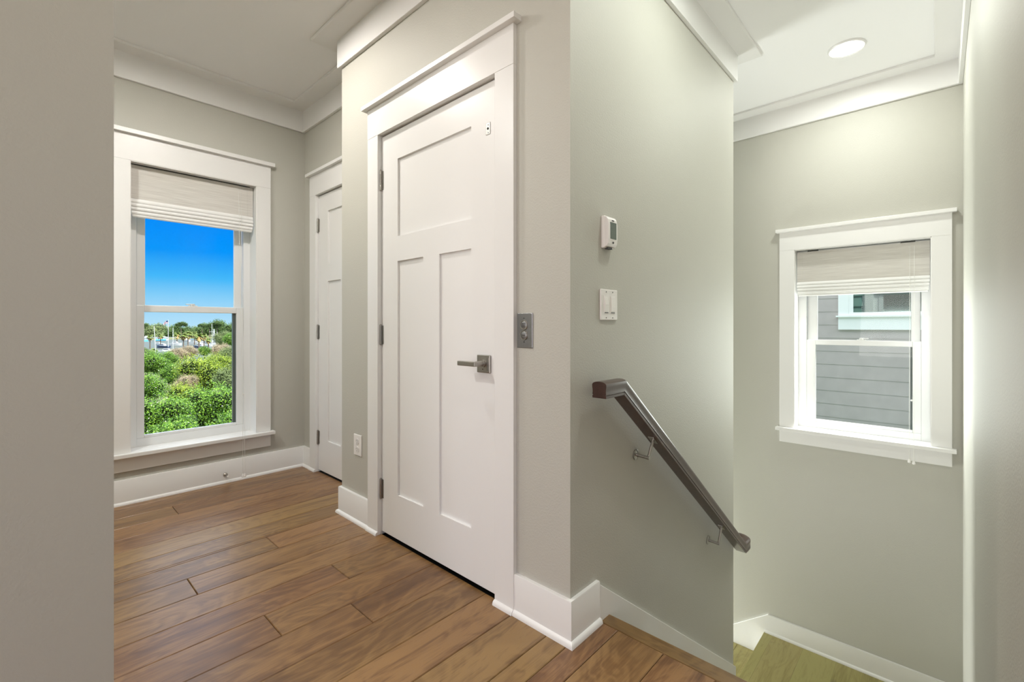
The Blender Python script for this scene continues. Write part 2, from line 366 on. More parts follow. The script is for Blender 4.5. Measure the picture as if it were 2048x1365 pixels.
# crown: flat frieze board plus a thin flat band on the ceiling
CR = [(0, 2.570), (0.020, 2.570), (0.020, 2.728), (0.125, 2.728), (0.128, 2.731), (0.128, ZC), (0, ZC)]
def crown(name, pts): return struct(runs(name, pts, CR, M['trim']).build(name, M['trim'], bevel=0.0015, seg=1))
crown('trim_1', [(XE, YW), (XE, YG), (XD, YG), (XD, YD2), (XD2, YD2), (XD2, YW), (-1.18, YW), (-1.18, LWY+T), (LWX, LWY+T), (LWX, LWY), (-4.0, LWY), (-4.0, -3.5), (0.72, -3.5), (0.72, YR-T), (0.72, YR), (X2, YR), (X2, YW)][::1])

# ------------------------------------------------------------------ doors
def P_(axis_pts): return axis_pts
def casing_set(root, px, ya, yb, zt, cas=0.10, head=0.145, capo=0.025, cap_t=0.022, right_qr=True):
    """casing on a wall whose face is X=px and that looks to -X; opening ya..yb, top zt"""
    MB().box(px-0.019, px, yb, yb+cas, 0, zt).build('casing', M['trim'], root, bevel=0.0015)
    MB().box(px-0.019, px, ya-cas, ya, 0, zt).build('casing', M['trim'], root, bevel=0.0015)
    MB().box(px-0.0195, px, ya-cas, yb+cas, zt, zt+head).build('head_casing', M['trim'], root, bevel=0.0012)
    MB().box(px-0.044, px, ya-cas-capo, yb+cas+capo, zt+head, zt+head+cap_t).build('head_cap', M['trim'], root, bevel=0.002)
    for a, b in ((ya-cas, ya), (yb, yb+cas)):
        mb = MB(); mb.prism([(px-0.019-o, z) for o, z in QR], 'y', a, b); mb.build('shoe_moulding', M['trim'], root, smooth=True)
def hinge(root, x, y, z0, z1):
    h = MB().tube([(x, y, z0), (x, y, z1)], 0.0065, 12)
    for i in (1, 2, 3, 4):
        z = z0+(z1-z0)*i/5; h.box(x-0.007, x+0.007, y-0.007, y+0.007, z-0.0004, z+0.0004)
    h.box(x-0.001, x+0.012, y-0.002, y+0.013, z0, z1).box(x+0.004, x+0.012, y-0.016, y+0.001, z0, z1)
    h.ball((x, y, z1+0.001), 0.0065).ball((x, y, z0-0.001), 0.0065)
    return h.build('hinge', M['nickel'], root, smooth=True)
def slab(root, xf, ya, yb, z0, z1, panels, t=0.04, rec=0.011):
    """door leaf with recessed flat panels, faces -X"""
    ys = sorted({ya, yb, *[p for q in panels for p in q[:2]]}); zs = sorted({z0, z1, *[p for q in panels for p in q[2:]]})
    inside = lambda y, z: any(q[0] < y < q[1] and q[2] < z < q[3] for q in panels)
    bm = bmesh.new(); V = {}
    def v(x, y, z):
        k = (round(x, 5), round(y, 5), round(z, 5))
        if k not in V: V[k] = bm.verts.new((x, y, z))
        return V[k]
    for i in range(len(ys)-1):
        for j in range(len(zs)-1):
            a, b_, c, d = ys[i], ys[i+1], zs[j], zs[j+1]
            if not inside((a+b_)/2, (c+d)/2): bm.faces.new([v(xf, a, c), v(xf, a, d), v(xf, b_, d), v(xf, b_, c)])
    for (a, b_, c, d) in panels:
        # side faces of the recess, every grid point along them kept
        yy = [y for y in ys if a-1e-6 <= y <= b_+1e-6]; zz = [z for z in zs if c-1e-6 <= z <= d+1e-6]; x1 = xf+rec
        for y0_, y1_ in zip(yy, yy[1:]):
            for z in (c, d): bm.faces.new([v(xf, y0_, z), v(xf, y1_, z), v(x1, y1_, z), v(x1, y0_, z)])
        for z0_, z1_ in zip(zz, zz[1:]):
            for y in (a, b_): bm.faces.new([v(xf, y, z0_), v(xf, y, z1_), v(x1, y, z1_), v(x1, y, z0_)])
    for e in (bm.verts.new((xf+t, ya, z0)),): pass
    me = bpy.data.meshes.new('frame'); bmesh.ops.delete(bm, geom=[x for x in bm.verts if not x.link_faces], context='VERTS')
    # outer edges
    bmesh.ops.recalc_face_normals(bm, faces=bm.faces); bm.to_mesh(me); bm.free(); me.materials.append(M['trim'])
    o = bpy.data.objects.new('door_leaf', me); C.objects.link(o)
    if root: o.parent = root; o.matrix_parent_inverse = Matrix.Translation(-root.location)
    e = MB().box(xf+rec+0.003, xf+t, ya, yb, z0, z1).box(xf, xf+rec+0.003, ya, ya+0.0005, z0, z1).box(xf, xf+rec+0.003, yb-0.0005, yb, z0, z1).box(xf, xf+rec+0.003, ya, yb, z0, z0+0.0005).box(xf, xf+rec+0.003, ya, yb, z1-0.0005, z1)
    e.build('leaf_edge', M['trim'], o)
    for (a, b_, c, d) in panels:
        MB().box(xf+rec-0.0005, xf+rec+0.003, a-0.002, b_+0.002, c-0.002, d+0.002).build('panel', M['trim'], o)
    return o
# near door
d1 = empty('door_1', (XD, 1.69, 0), kind='structure')
ya, yb, zt = 1.2645, 2.116, 2.062
casing_set(d1, XD, ya, yb, zt, cas=0.100, head=0.152)
MB().box(XD, XD+T, yb, yb+0.0055, 0, zt).box(XD, XD+T, ya-0.006, ya, 0, zt).box(XD, XD+T, ya-0.006, yb+0.0055, zt, zt+0.012).build('jamb', M['trim'], d1)
lf = slab(d1, 1.2865, ya+0.003, yb-0.0006, 0.017, zt-0.006,
     [(1.428, 1.972, 1.527, 1.912), (1.76, 1.972, 0.236, 1.402), (1.428, 1.641, 0.236, 1.402)])
for z in (0.188, 0.984, 1.782): hinge(d1, 1.279, yb-0.001, z+0.002, z+0.097)
# lever handle
rs = MB().box(1.2775, 1.2865, 1.308, 1.384, 0.890, 0.962).build('rose', M['nickel'], lf, bevel=0.003)
MB().box(1.2765, 1.2777, 1.3165, 1.3755, 0.8985, 0.9535).build('rose_face', M['nickel'], rs, bevel=0.001)
MB().tube([(1.277, 1.343, 0.928), (1.268, 1.343, 0.928), (1.2675, 1.343, 0.928), (1.235, 1.343, 0.928)], [0.015, 0.015, 0.011, 0.0105], 20).build('lever_neck', M['nickel'], rs, smooth=True)
MB().box(1.218, 1.236, 1.332, 1.438, 0.9185, 0.9375).build('lever', M['nickel'], rs, bevel=0.003)
MB().tube([(1.2764, 1.347, 0.905), (1.2752, 1.347, 0.905)], 0.0022, 10).build('key_hole', M['dark'], rs)
MB().box(1.2758, 1.2766, 1.3200, 1.3212, 0.900, 0.952).build('rose_groove', M['dark'], rs)
# small catch plate near the top corner
cp = MB().box(1.2845, 1.2866, 1.313, 1.338, 1.848, 1.896).build('catch_plate', M['nickel'], lf, bevel=0.0008)
for z, r, mm in ((1.888, 0.0032, 'steel'), (1.872, 0.0048, 'dark'), (1.856, 0.0032, 'steel')):
    MB().tube([(1.2846, 1.3255, z), (1.2835, 1.3255, z)], r, 12).build('screw' if mm == 'steel' else 'catch_hole', M[mm], cp, smooth=True)
# far door
d2 = empty('door_2', (XD2, 3.0, 0), kind='structure')
ya2, yb2, zt2 = 2.607, 3.372, 2.045
casing_set(d2, XD2, ya2, yb2, zt2, cas=0.098, head=0.150)
MB().box(XD2, XD2+T, yb2, yb2+0.005, 0, zt2).box(XD2, XD2+T, ya2-0.006, ya2, 0, zt2).box(XD2, XD2+T, ya2-0.006, yb2+0.005, zt2, zt2+0.01).build('jamb', M['trim'], d2)
lf2 = slab(d2, XD2+0.006, ya2+0.003, yb2-0.0006, 0.014, zt2-0.006,
     [(2.765, 3.222, 1.530, 1.910), (3.030, 3.222, 0.245, 1.402), (2.765, 2.950, 0.245, 1.402)])
for z in (0.207, 0.988, 1.775): hinge(d2, XD2-0.001, yb2-0.001, z, z+0.095)

# ------------------------------------------------------------------ windows (built facing -Y in local (a, depth, z) and mapped)
class W:
    """maps (a, d, z): a along the wall, d depth outwards from the wall face"""
    def __init__(s, axis, face): s.axis = axis; s.face = face
    def box(s, mb, a0, a1, d0, d1, z0, z1, mi=0):
        if s.axis == 'y': return mb.box(a0, a1, s.face+d0, s.face+d1, z0, z1, mi)
        return mb.box(s.face+d0, s.face+d1, a0, a1, z0, z1, mi)
    def pt(s, a, d, z): return (a, s.face+d, z) if s.axis == 'y' else (s.face+d, a, z)
def window(name, wm, a0, a1, zs, zt, loc, fr, sash, gls, crail, zgb, cap_top, head_z, apron_b, cas=0.095):
    """a0..a1 opening; zs stool top; zt opening top; fr inner edge of the frame; sash/gls = (a0,a1); crail=(z0,z1); zgb bottom of lower glass"""
    root = empty(name, loc, kind='structure')
    B = lambda nm, mt, *bs, bevel=0.0015, par=root: (lambda mb: ([wm.box(mb, *q) for q in bs], mb.build(nm, M[mt], par, bevel=bevel))[1])(MB())
    B('casing', 'trim', (a0-cas, a0, -0.02, 0, zs, zt)); B('casing', 'trim', (a1, a1+cas, -0.02, 0, zs, zt))
    B('head_casing', 'trim', (a0-cas, a1+cas, -0.0205, 0, zt, head_z))
    B('head_cap', 'trim', (a0-cas-0.022, a1+cas+0.022, -0.045, 0, head_z, cap_top), bevel=0.002)
    B('stool', 'trim', (a0-cas-0.020, a1+cas+0.020, -0.058, 0, zs-0.024, zs), (a0+0.0005, a1-0.0005, 0, 0.112, zs-0.024, zs), bevel=0.003)
    B('apron', 'trim', (a0-cas, a1+cas, -0.018, 0, apron_b, zs-0.024))
    B('jamb_liner', 'trim', (a0, a0+0.004, -0.018, 0.112, zs, zt), (a1-0.004, a1, -0.018, 0.112, zs, zt), (a0, a1, -0.018, 0.112, zt-0.004, zt), bevel=0)
    # vinyl frame
    f0, f1 = 0.112, 0.155
    B('frame', 'vinyl', (a0, sash[0], f0, f1, zs-0.02, zt), (sash[1], a1, f0, f1, zs-0.02, zt), (sash[0], sash[1], f0, f1, zs-0.02, zgb-0.018), (sash[0], sash[1], f0, f1, zt-0.03, zt), bevel=0.002)
    # lower sash (inner), upper sash (outer)
    lo = B('lower_sash', 'vinyl', (sash[0], gls[0], 0.114, 0.136, zgb-0.018, crail[1]), (gls[1], sash[1], 0.114, 0.136, zgb-0.018, crail[1]),
      (gls[0], gls[1], 0.114, 0.136, zgb-0.018, zgb), (gls[0], gls[1], 0.114, 0.136, crail[0], crail[1]), bevel=0.003)
    B('glass', 'glass', (gls[0], gls[1], 0.127, 0.129, zgb, crail[0]), bevel=0, par=lo)
    if name == 'window_1': B('frame_shadow', 'frame_dark', (gls[1]-0.020, gls[1], 0.130, 0.150, zgb, crail[0]), bevel=0, par=lo)  # dark strip painted in for the outer frame lying in shadow
    else: B('frame_shadow', 'frame_dark', (gls[0], gls[0]+0.010, 0.130, 0.150, zgb, crail[0]), bevel=0, par=lo)
    um = 0.004
    up = B('upper_sash', 'vinyl', (sash[0]+um, gls[0]+um*2, 0.138, 0.160, crail[0], zt-0.02), (gls[1]-um*2, sash[1]-um, 0.138, 0.160, crail[0], zt-0.02),
      (gls[0]+um*2, gls[1]-um*2, 0.138, 0.160, crail[0], crail[1]-0.004), (gls[0]+um*2, gls[1]-um*2, 0.138, 0.160, zt-0.06, zt-0.02), bevel=0.003)
    B('glass', 'glass', (gls[0]+um*2, gls[1]-um*2, 0.150, 0.152, crail[1]-0.004, zt-0.06), bevel=0, par=up)
    # sash lock on the meeting rail
    am = (gls[0]+gls[1])/2; lk = MB(); wm.box(lk, am-0.026, am+0.026, 0.116, 0.136, crail[1], crail[1]+0.006); wm.box(lk, am-0.040, am+0.004, 0.118, 0.130, crail[1]+0.010, crail[1]+0.016)
    lk.tube([wm.pt(am, 0.126, crail[1]+0.004), wm.pt(am, 0.126, crail[1]+0.017)], 0.013, 14); lk.build('sash_lock', M['vinyl'], root, bevel=0.0012)
    return root
wy = W('y', YW); wx = W('x', X2)
window('window_1', wy, W1[0], W1[1], 0.312, W1[3], (0.816, YW, 0.312), None, (0.512, 1.124), (0.552, 1.078), (1.169, 1.212), 0.381, 2.270, 2.243, 0.200)
window('window_2', wx, W2[0], W2[1], 0.318, W2[3], (X2, 0.413, 0.318), None, (0.086, 0.735), (0.130, 0.677), (0.938, 0.976), 0.382, 1.806, 1.783, 0.204)

def shade(name, wm, a0, a1, ztop, zfold, zbot, d, cords, tass, label):
    """flat woven panel with a stack of gathered folds at its foot, two cords and their tassels"""
    root = empty(name, wm.pt((a0+a1)/2, d, ztop), label, 'window shade')
    mb = MB(); wm.box(mb, a0, a1, d-0.004, d+0.040, ztop-0.022, ztop-0.002); mb.build('headrail', M['trim'], root, bevel=0.001)
    for a_ in (((a0+0.070, a0+0.145), (a1-0.135, a1-0.068)) if wm.axis == 'x' else ((a0+0.004, a1-0.02),)):
        mb = MB(); wm.box(mb, a_[0], a_[1], d-0.010, d-0.0035, ztop-0.004, ztop+0.004); mb.build('gap_shadow', M['gap_dark'], root)  # dark box standing in for the shadowed gap above the headrail
    n = 5; prof = [(d-0.007, ztop-0.004), (d-0.006, zfold+0.05), (d-0.008, zfold)]
    # panel
    mb = MB(); wm.box(mb, a0, a1, d-0.0075, d-0.0045, zfold-0.004, ztop-0.004); mb.build('panel', M['fabric'], root)
    # edge hems
    for q in ((a0, a0+0.035), (a1-0.035, a1)):
        mb = MB(); wm.box(mb, q[0], q[1], d-0.0090, d-0.0074, zfold, ztop-0.004); mb.build('side_hem', M['fabric'], root)
    step = (zfold-zbot)/n
    for i in range(n):
        zt_ = zfold-i*step; zb_ = zt_-step*1.45 if i < n-1 else zbot
        bul = 0.008+0.0065*math.sin(pi*(i+0.7)/n)*1.6
        pts = []
        for k in range(9):
            u = k/8; pts.append((-0.006-bul*math.sin(pi*min(1, u*0.85)), zt_+(zb_-zt_)*u))
        pts += [(p[0]+0.0035, p[1]+0.002) for p in reversed(pts)]
        inset = 0.0012*i*i*0.5
        m2 = MB(); vs = []; K = len(pts)
        for a in (a0+inset, a1-inset):
            for (dd, z) in pts: vs.append(wm.pt(a, d+dd, z))
        m2.add(vs, [tuple(range(K)), tuple(range(K, 2*K))]+[(q, (q+1) % K, K+(q+1) % K, K+q) for q in range(K)])
        m2.build('fold', M['pleat'], root, smooth=True)
    for i, a in enumerate(cords):
        dd = d-0.026; out = -0.064
        z_t = tass[i]
        MB().tube([wm.pt(a, dd+0.015, ztop-0.03), wm.pt(a, dd, zfold), wm.pt(a, dd-0.002, zbot), wm.pt(a, out, 0.34), wm.pt(a, out, z_t)], 0.0011, 6).build('cord', M['cord'], root)
        MB().tube([wm.pt(a, out, z_t+0.004), wm.pt(a, out, z_t-0.004), wm.pt(a, out, z_t-0.018), wm.pt(a, out, z_t-0.022)], [0.002, 0.0065, 0.0085, 0.004], 12).build('tassel', M['plastic'], root, smooth=True)
    # cord joiner
    a = sum(cords)/len(cords); mb = MB(); mb.ball(wm.pt(a, -0.045, 0.60), 0.0055); mb.build('cord_joiner', M['plastic'], root, smooth=True)
    return root
shade('window_shade', wy, 0.471, 1.160, 2.078, 1.868, 1.752, 0.04, (1.066, 1.079), (0.048, 0.048), 'white woven roman shade raised above the tall window with the marina view')
shade('window_shade', wx, 0.043, 0.783, 1.634, 1.408, 1.300, 0.05, (0.140, 0.118), (0.222, 0.216), 'white woven roman shade raised above the small stairwell window')

# door stop on the baseboard
ds = empty('door_stop', (0.972, YW-0.015, 0.056), 'small nickel door stop screwed to the baseboard under the window', 'door stop')
MB().tube([(0.972, YW-0.0151, 0.056), (0.972, YW-0.020, 0.056), (0.972, YW-0.026, 0.056)], [0.0135, 0.0135, 0.007], 18).build('flange', M['nickel'], ds, smooth=True)
MB().tube([(0.972, YW-0.024, 0.056), (0.972, YW-0.074, 0.056)], 0.0042, 12).build('rod', M['nickel'], ds, smooth=True)
MB().tube([(0.972, YW-0.073, 0.056), (0.972, YW-0.088, 0.056)], [0.0075, 0.0065], 14).build('bumper', M['rubber'], ds, smooth=True)

# ------------------------------------------------------------------ wall devices
def rounded(mb, pts_plane, depth): pass
# outlet on the door wall
ol = empty('wall_outlet', (XD, 2.348, 0.421), 'white duplex outlet low on the wall left of the near door', 'outlet')
MB().box(XD-0.006, XD, 2.306, 2.388, 0.364, 0.480).build('plate', M['plastic'], ol, bevel=0.003)
for zc in (0.444, 0.400):
    s_ = MB(); pts = []
    for k in range(24):
        a = 2*pi*k/24; pts.append((2.347+0.0185*max(-0.86, min(0.86, math.cos(a)*1.15)), zc+0.0165*math.sin(a)))
    s_.prism(pts, 'x', XD-0.0085, XD-0.005); q = s_.build('receptacle', M['plastic'], ol, smooth=True)
    MB().box(XD-0.0089, XD-0.0083, 2.3535, 2.3555, zc-0.002, zc+0.008).box(XD-0.0089, XD-0.0083, 2.3385, 2.3405, zc-0.001, zc+0.007).tube([(XD-0.0089, 2.347, zc-0.0085), (XD-0.0083, 2.347, zc-0.0085)], 0.0027, 10).build('slot', M['slot'], q)
MB().tube([(XD-0.0068, 2.347, 0.422), (XD-0.0058, 2.347, 0.422)], 0.003, 12).build('screw', M['plastic'], ol)
# steel call plate with two buttons
cb = empty('button_plate', (XD, 1.122, 1.062), 'dark brushed steel wall plate with two round buttons beside the near door', 'button plate')
MB().box(XD-0.004, XD, 1.084, 1.160, 0.998, 1.127).build('plate', M['steel'], cb, bevel=0.003)
for zc, nm in ((1.083, 0), (1.045, 1)):
    bt = MB().turned((XD, 1.125, zc), (-1, 0, 0), [(0.003, 0.0190), (0.0062, 0.0185), (0.0078, 0.0170), (0.0076, 0.0150), (0.0062, 0.0146)]).build('button', M['nickel'], cb, smooth=True)
    MB().turned((XD, 1.125, zc), (-1, 0, 0), [(0.0055, 0.0138), (0.0070, 0.0138), (0.0074, 0.0130)], 24).build('button_cap', M['steel'], bt, smooth=True)
    tx = MB()
    if nm == 0:
        for y_, z_ in ((1.130, 0.0045), (1.1235, 0.0045), (1.117, 0.0045)): tx.box(XD-0.0078, XD-0.0072, y_-0.0018, y_+0.0018, zc+z_-0.0024, zc+z_+0.0024)
        tx.box(XD-0.0078, XD-0.0072, 1.1175, 1.1325, zc-0.0058, zc-0.0018)
    else:
        for y_ in (1.129, 1.124, 1.119): tx.box(XD-0.0078, XD-0.0072, y_-0.0015, y_+0.0015, zc-0.002, zc+0.002)
    tx.build('marking', M['slot'], bt)
for zz in (1.108, 1.020): MB().tube([(XD-0.0038, 1.125, zz), (XD-0.0050, 1.125, zz)], 0.0026, 10).build('screw', M['slot'], cb)
# thermostat on the stair wall
th = empty('thermostat', (1.506, YG, 1.43), 'white wall thermostat with a grey screen above the double switch', 'thermostat')
MB().box(1.474, 1.543, YG-0.014, YG, 1.369, 1.489).build('back_plate', M['plastic'], th, bevel=0.003)
pf = [(YG-0.012, 1.372), (YG-0.022, 1.374), (YG-0.029, 1.384), (YG-0.031, 1.40), (YG-0.031, 1.455), (YG-0.028, 1.474), (YG-0.021, 1.485), (YG-0.012, 1.487)]
bd = MB().prism(pf, 'x', 1.476, 1.541).build('body', M['plastic'], th, bevel=0.0025)
MB().box(1.4885, 1.5310, YG-0.0322, YG-0.030, 1.402, 1.464).build('screen', M['lcd'], bd, bevel=0.0008)
MB().box(1.503, 1.517, YG-0.0308, YG-0.0285, 1.4695, 1.4725).build('badge', M['slot'], bd)
MB().tube([(1.510, YG-0.0300, 1.389), (1.510, YG-0.0318, 1.389)], 0.0042, 12).build('light_button', M['slot'], bd, smooth=True)
MB().box(1.490, 1.520, YG-0.020, YG-0.006, 1.366, 1.372).build('latch', M['slot'], bd)
# double switch
sw = empty('light_switch', (1.522, YG, 1.16), 'white double slide dimmer switch plate below the thermostat', 'switch')
MB().box(1.463, 1.582, YG-0.007, YG, 1.101, 1.217).build('plate', M['plastic'], sw, bevel=0.003)
for i, xc in enumerate((1.4995, 1.5455)):
    q = MB().box(xc-0.0165, xc+0.0165, YG-0.0085, YG-0.006, 1.126, 1.192).build('insert', M['plastic'], sw, bevel=0.0008)
    pd = [(YG-0.0080, 1.134), (YG-0.0095, 1.134), (YG-0.0125, 1.160) if i == 0 else (YG-0.0105, 1.150), (YG-0.0095, 1.187), (YG-0.0080, 1.187)]
    MB().prism(pd, 'x', xc-0.0135, xc+(0.0075 if i == 0 else 0.0135)).build('paddle', M['plastic'], q, bevel=0.0006)
    MB().box(xc-0.014, xc+0.012, YG-0.0094, YG-0.0080, 1.1275, 1.1305).build('slider_slot', M['slot'], q)
    for zz in (1.207, 1.110): MB().tube([(xc, YG-0.0065, zz), (xc, YG-0.0077, zz)], 0.0024, 10).build('screw', M['slot'], sw)

# ------------------------------------------------------------------ staircase
RISE, RUN, XN, NR = 1.291/7, 0.2475, 1.508, 7
st = empty('staircase', (XN, 0.4, 0), 'wooden stairs with white risers going down to a landing under the small window', 'staircase')
def add_tread(nm, boxes, parent, mat, grain_len=None, split=None, bevel=0.004):
    """tread split into boards so that each carries its own grain"""
    m_ = MB(); ids_ = []
    for bx in boxes: m_.box(*bx); ids_ += [random.random()]*6
    o = m_.build(nm, M[mat], parent, bevel=bevel); add_pid(o, ids_); return o
nz = add_tread('nosing', [(1.4495, 1.510, YR, YG, -0.028, 0.0)], st, 'floor_y')
for k in range(NR):
    xr = XN - 0.022 + k*RUN; zt_ = -k*RISE; zb_ = zt_-RISE
    MB().box(xr-0.018, xr, YR+0.016, YG-0.016, zb_, zt_-0.028).build('riser', M['trim'], st)
    if k < NR-1: add_tread('tread', [(xr, xr+RUN-0.055+0.022, YR+0.016, YG-0.016, zb_-0.028, zb_), (xr+RUN-0.033, xr+RUN+0.022, YR+0.016, YG-0.016, zb_-0.028, zb_)], st, 'floor_y')
XL = XN-0.022+(NR-1)*RUN   # face of the last riser = start of the landing
zl = -NR*RISE
yn = 0.992
bds = []; x = XL
ld = [(XL, X2, yn-0.062, yn, zl-0.028, zl)]
yy = yn-0.062
for wdt in (0.20, 0.2, 0.19, 0.2, 0.2, 0.2):
    y2 = max(yy-wdt, YR)
    ld.append((XL, X2, y2, yy, zl-0.028, zl)); yy = y2
    if yy <= YR: break
ln = empty('stair_landing', (XL, 0.4, zl), 'wooden stair landing with a white base under the small window', 'landing')
add_tread('boards', ld, ln, 'tread', bevel=0.0015)
s2 = empty('staircase', (3.46, yn, zl), 'lower wooden stairs turning left from the landing behind the wall', 'staircase')
# second flight, going down along +Y
for k in range(9):
    yr = yn-0.022+k*RUN; zt_ = zl-k*RISE; zb_ = zt_-RISE
    MB().box(XE+0.016, X2-0.016, yr-0.018, yr, zb_, zt_-0.028).build('riser', M['trim'], s2)
    add_tread('tread', [(XE+0.016, X2-0.016, yr, yr+RUN-0.033, zb_-0.028, zb_), (XE+0.016, X2-0.016, yr+RUN-0.033, yr+RUN+0.022, zb_-0.028, zb_)], s2, 'tread')
# skirt boards (stringers)
sl = 0.7395
z0s, x0s = 0.150, 1.428
def skirt(pts, axis, a, b, nm='stringer'): return MB().prism(pts, axis, a, b).build(nm, M['trim'], st, bevel=0.0015, seg=1)
xe_ = XE
skirt([(1.443, -0.3), (1.443, 0.1385), (XE, 0.1385-sl*(XE-1.443)), (XE, zl-0.2), (XE-0.2, zl-0.2), (1.5, -0.5)], 'x' if 0 else 'y', YG-0.0155, YG-0.0005)
skirt([(1.45, -0.3), (1.45, 0.150), (XL, 0.150-sl*(XL-1.45)), (XL, zl-0.2), (1.6, -0.6)], 'y', YR+0.0005, YR+0.015)
MB().prism([(XL, zl-0.1), (XL, 0.150-sl*(XL-1.45)), (XL+0.02, zl+0.139), (X2, zl+0.139), (X2, zl-0.1)], 'y', YR+0.0005, YR+0.015).build('base', M['trim'], ln)
# landing base: flat along the landing, then sloping down beside the second flight
yk = 0.968
MB().prism([(YR+0.015, zl-0.1), (YR+0.015, zl+0.139), (yk, zl+0.139), (yn-0.02, zl+0.139-0.735*(yn-0.02-yk)), (yn-0.02, zl-0.1)], 'x', X2-0.0155, X2-0.0005).build('base', M['trim'], ln)
MB().prism([(yn-0.02, zl-0.35), (yn-0.02, zl+0.139-0.735*(yn-0.02-yk)), (YW, zl+0.139-0.735*(YW-yk)), (YW, zl-0.5-0.735*(YW-yk)), (yn+0.2, zl-0.6)], 'x', X2-0.0155, X2-0.0005).build('stringer', M['trim'], s2)
MB().prism([(o, z) for o, z in [(X2-0.0155, zl), (X2-0.0275, zl), (X2-0.027, zl+0.006), (X2-0.0245, zl+0.012), (X2-0.0205, zl+0.016), (X2-0.0155, zl+0.0185)]], 'y', YR+0.015, yn-0.005).build('shoe_moulding', M['trim'], ln, smooth=True)
MB().prism([(YG-0.0155, zl+0.20), (YG-0.0155, zl-0.4), (YG+0.2, zl-0.7), (YW, zl-0.6-0.735*(YW-YG)), (YW, zl+0.20-0.735*(YW-YG-0.1)), (YG+0.1, zl+0.20)], 'x', XE+0.0005, XE+0.0155).build('stringer', M['trim'], s2, bevel=0.0015, seg=1)

# ------------------------------------------------------------------ handrail
def sweep(path, prof, ups=None):
    """sweep a closed 2-D profile (side, up) along 3-D points keeping 'up' vertical-ish, mitred"""
    P = [Vector(p) for p in path]; n = len(P); K = len(prof); vs = []
    for i in range(n):
        d0 = (P[i]-P[i-1]).normalized() if i else (P[1]-P[0]).normalized()
        d1 = (P[i+1]-P[i]).normalized() if i < n-1 else d0
        d = (d0+d1).normalized()
        hd = Vector((d.x, d.y, 0)).normalized(); side = Vector((hd.y, -hd.x, 0))
        up = side.cross(d).normalized()
        if up.z < 0: up = -up
        h0 = Vector((d0.x, d0.y, 0)).normalized(); k1 = 1/max(0.5, hd.dot(h0)); k2 = 1/max(0.5, d.dot(d0)) if abs(hd.dot(h0)-1) < 1e-3 else 1
        for (a, b_) in prof: vs.append(P[i]+side*a*k1+up*b_*k2)
    fs = [(i*K+j, i*K+(j+1) % K, (i+1)*K+(j+1) % K, (i+1)*K+j) for i in range(n-1) for j in range(K)]
    fs += [tuple(range(K)), tuple(range((n-1)*K, n*K))]
    return vs, fs
# half profile: domed top, rounded shoulder, cove, bead line, flared foot (height measured from the foot)
half = [(0.0, 0.0575), (0.012, 0.0568), (0.021, 0.0545), (0.0268, 0.0505), (0.0286, 0.0455), (0.0284, 0.0390), (0.0270, 0.0300), (0.0266, 0.0220), (0.0272, 0.0165),
        (0.0276, 0.0145), (0.0276, 0.0130), (0.0250, 0.0120), (0.0250, 0.0100), (0.0276, 0.0092), (0.0276, 0.0010), (0.0266, 0.0)]
prof = half + [(-a, b_) for a, b_ in reversed(half) if a > 0]
prof = [(a, b_-0.029) for a, b_ in prof]
YH = 0.8625; zc0 = 0.886-0.0285
slp = 0.764; xb = 1.505; zend = -0.240
xk = xb+(zc0-zend)/slp
path = [(1.372, YH, zc0), (xb, YH, zc0)]
N_ = 6
path += [(xb+0.004, YH, zc0-0.003*slp)]
path += [(xk-0.05, YH, zend+0.05*slp), (xk-0.025, YH, zend+0.020*slp+0.004), (xk, YH, zend+0.002), (xk+0.025, YH, zend)]
XR2 = XE+0.0800
rad = 0.045
for k in range(0, 7):
    a = pi/2*k/6; path.append((XR2-rad+rad*math.sin(a), YH+rad-rad*math.cos(a), zend))
y_ = YH+rad
path += [(XR2, y_+0.010, zend-0.002), (XR2, y_+0.03, zend-0.012), (XR2, y_+0.06, zend-0.03)]
path += [(XR2, y_+0.06+2.2, zend-0.03-2.2*0.745)]
hr = empty('handrail', (1.372, YG, 0.857), 'dark varnished wooden handrail following the stairs down the wall', 'handrail')
vs, fs = sweep(path, prof)
MB().add(vs, fs).build('rail', M['rail'], hr, smooth=True, angle=28)
def bracket(x, zb, zr):
    """wall rose, short arm and leaning upright carrying the rail"""
    b_ = MB().tube([(x, YG-0.0002, zb), (x, YG-0.004, zb), (x, YG-0.006, zb)], [0.022, 0.022, 0.018], 22).build('bracket', M['nickel'], hr, smooth=True)
    MB().tube([(x, YG-0.005, zb), (x, YH-0.006, zb-0.003)], 0.0072, 14).build('arm', M['nickel'], b_, smooth=True)
    x1 = x+0.044; zt_ = zr-slp*0.044
    MB().tube([(x-0.001, YH, zb-0.006), (x1, YH, zt_)], 0.0058, 12).build('post', M['nickel'], b_, smooth=True)
    n_ = 0.026; c_, s_ = math.cos(math.atan(slp)), math.sin(math.atan(slp))
    pp = [(x1-n_*c_, zt_+n_*s_+0.002), (x1+n_*c_, zt_-n_*s_+0.002), (x1+n_*c_-0.003*s_, zt_-n_*s_-0.003), (x1-n_*c_-0.003*s_, zt_+n_*s_-0.003)]
    MB().prism(pp, 'y', YH-0.012, YH+0.012).build('saddle', M['nickel'], b_, bevel=0.0008)
for xbk, zbk in ((1.738, 0.548), (2.549, -0.082)):
    zr = zc0-slp*(xbk-xb)-0.029/math.cos(math.atan(slp))
    bracket(xbk, zbk, zr)

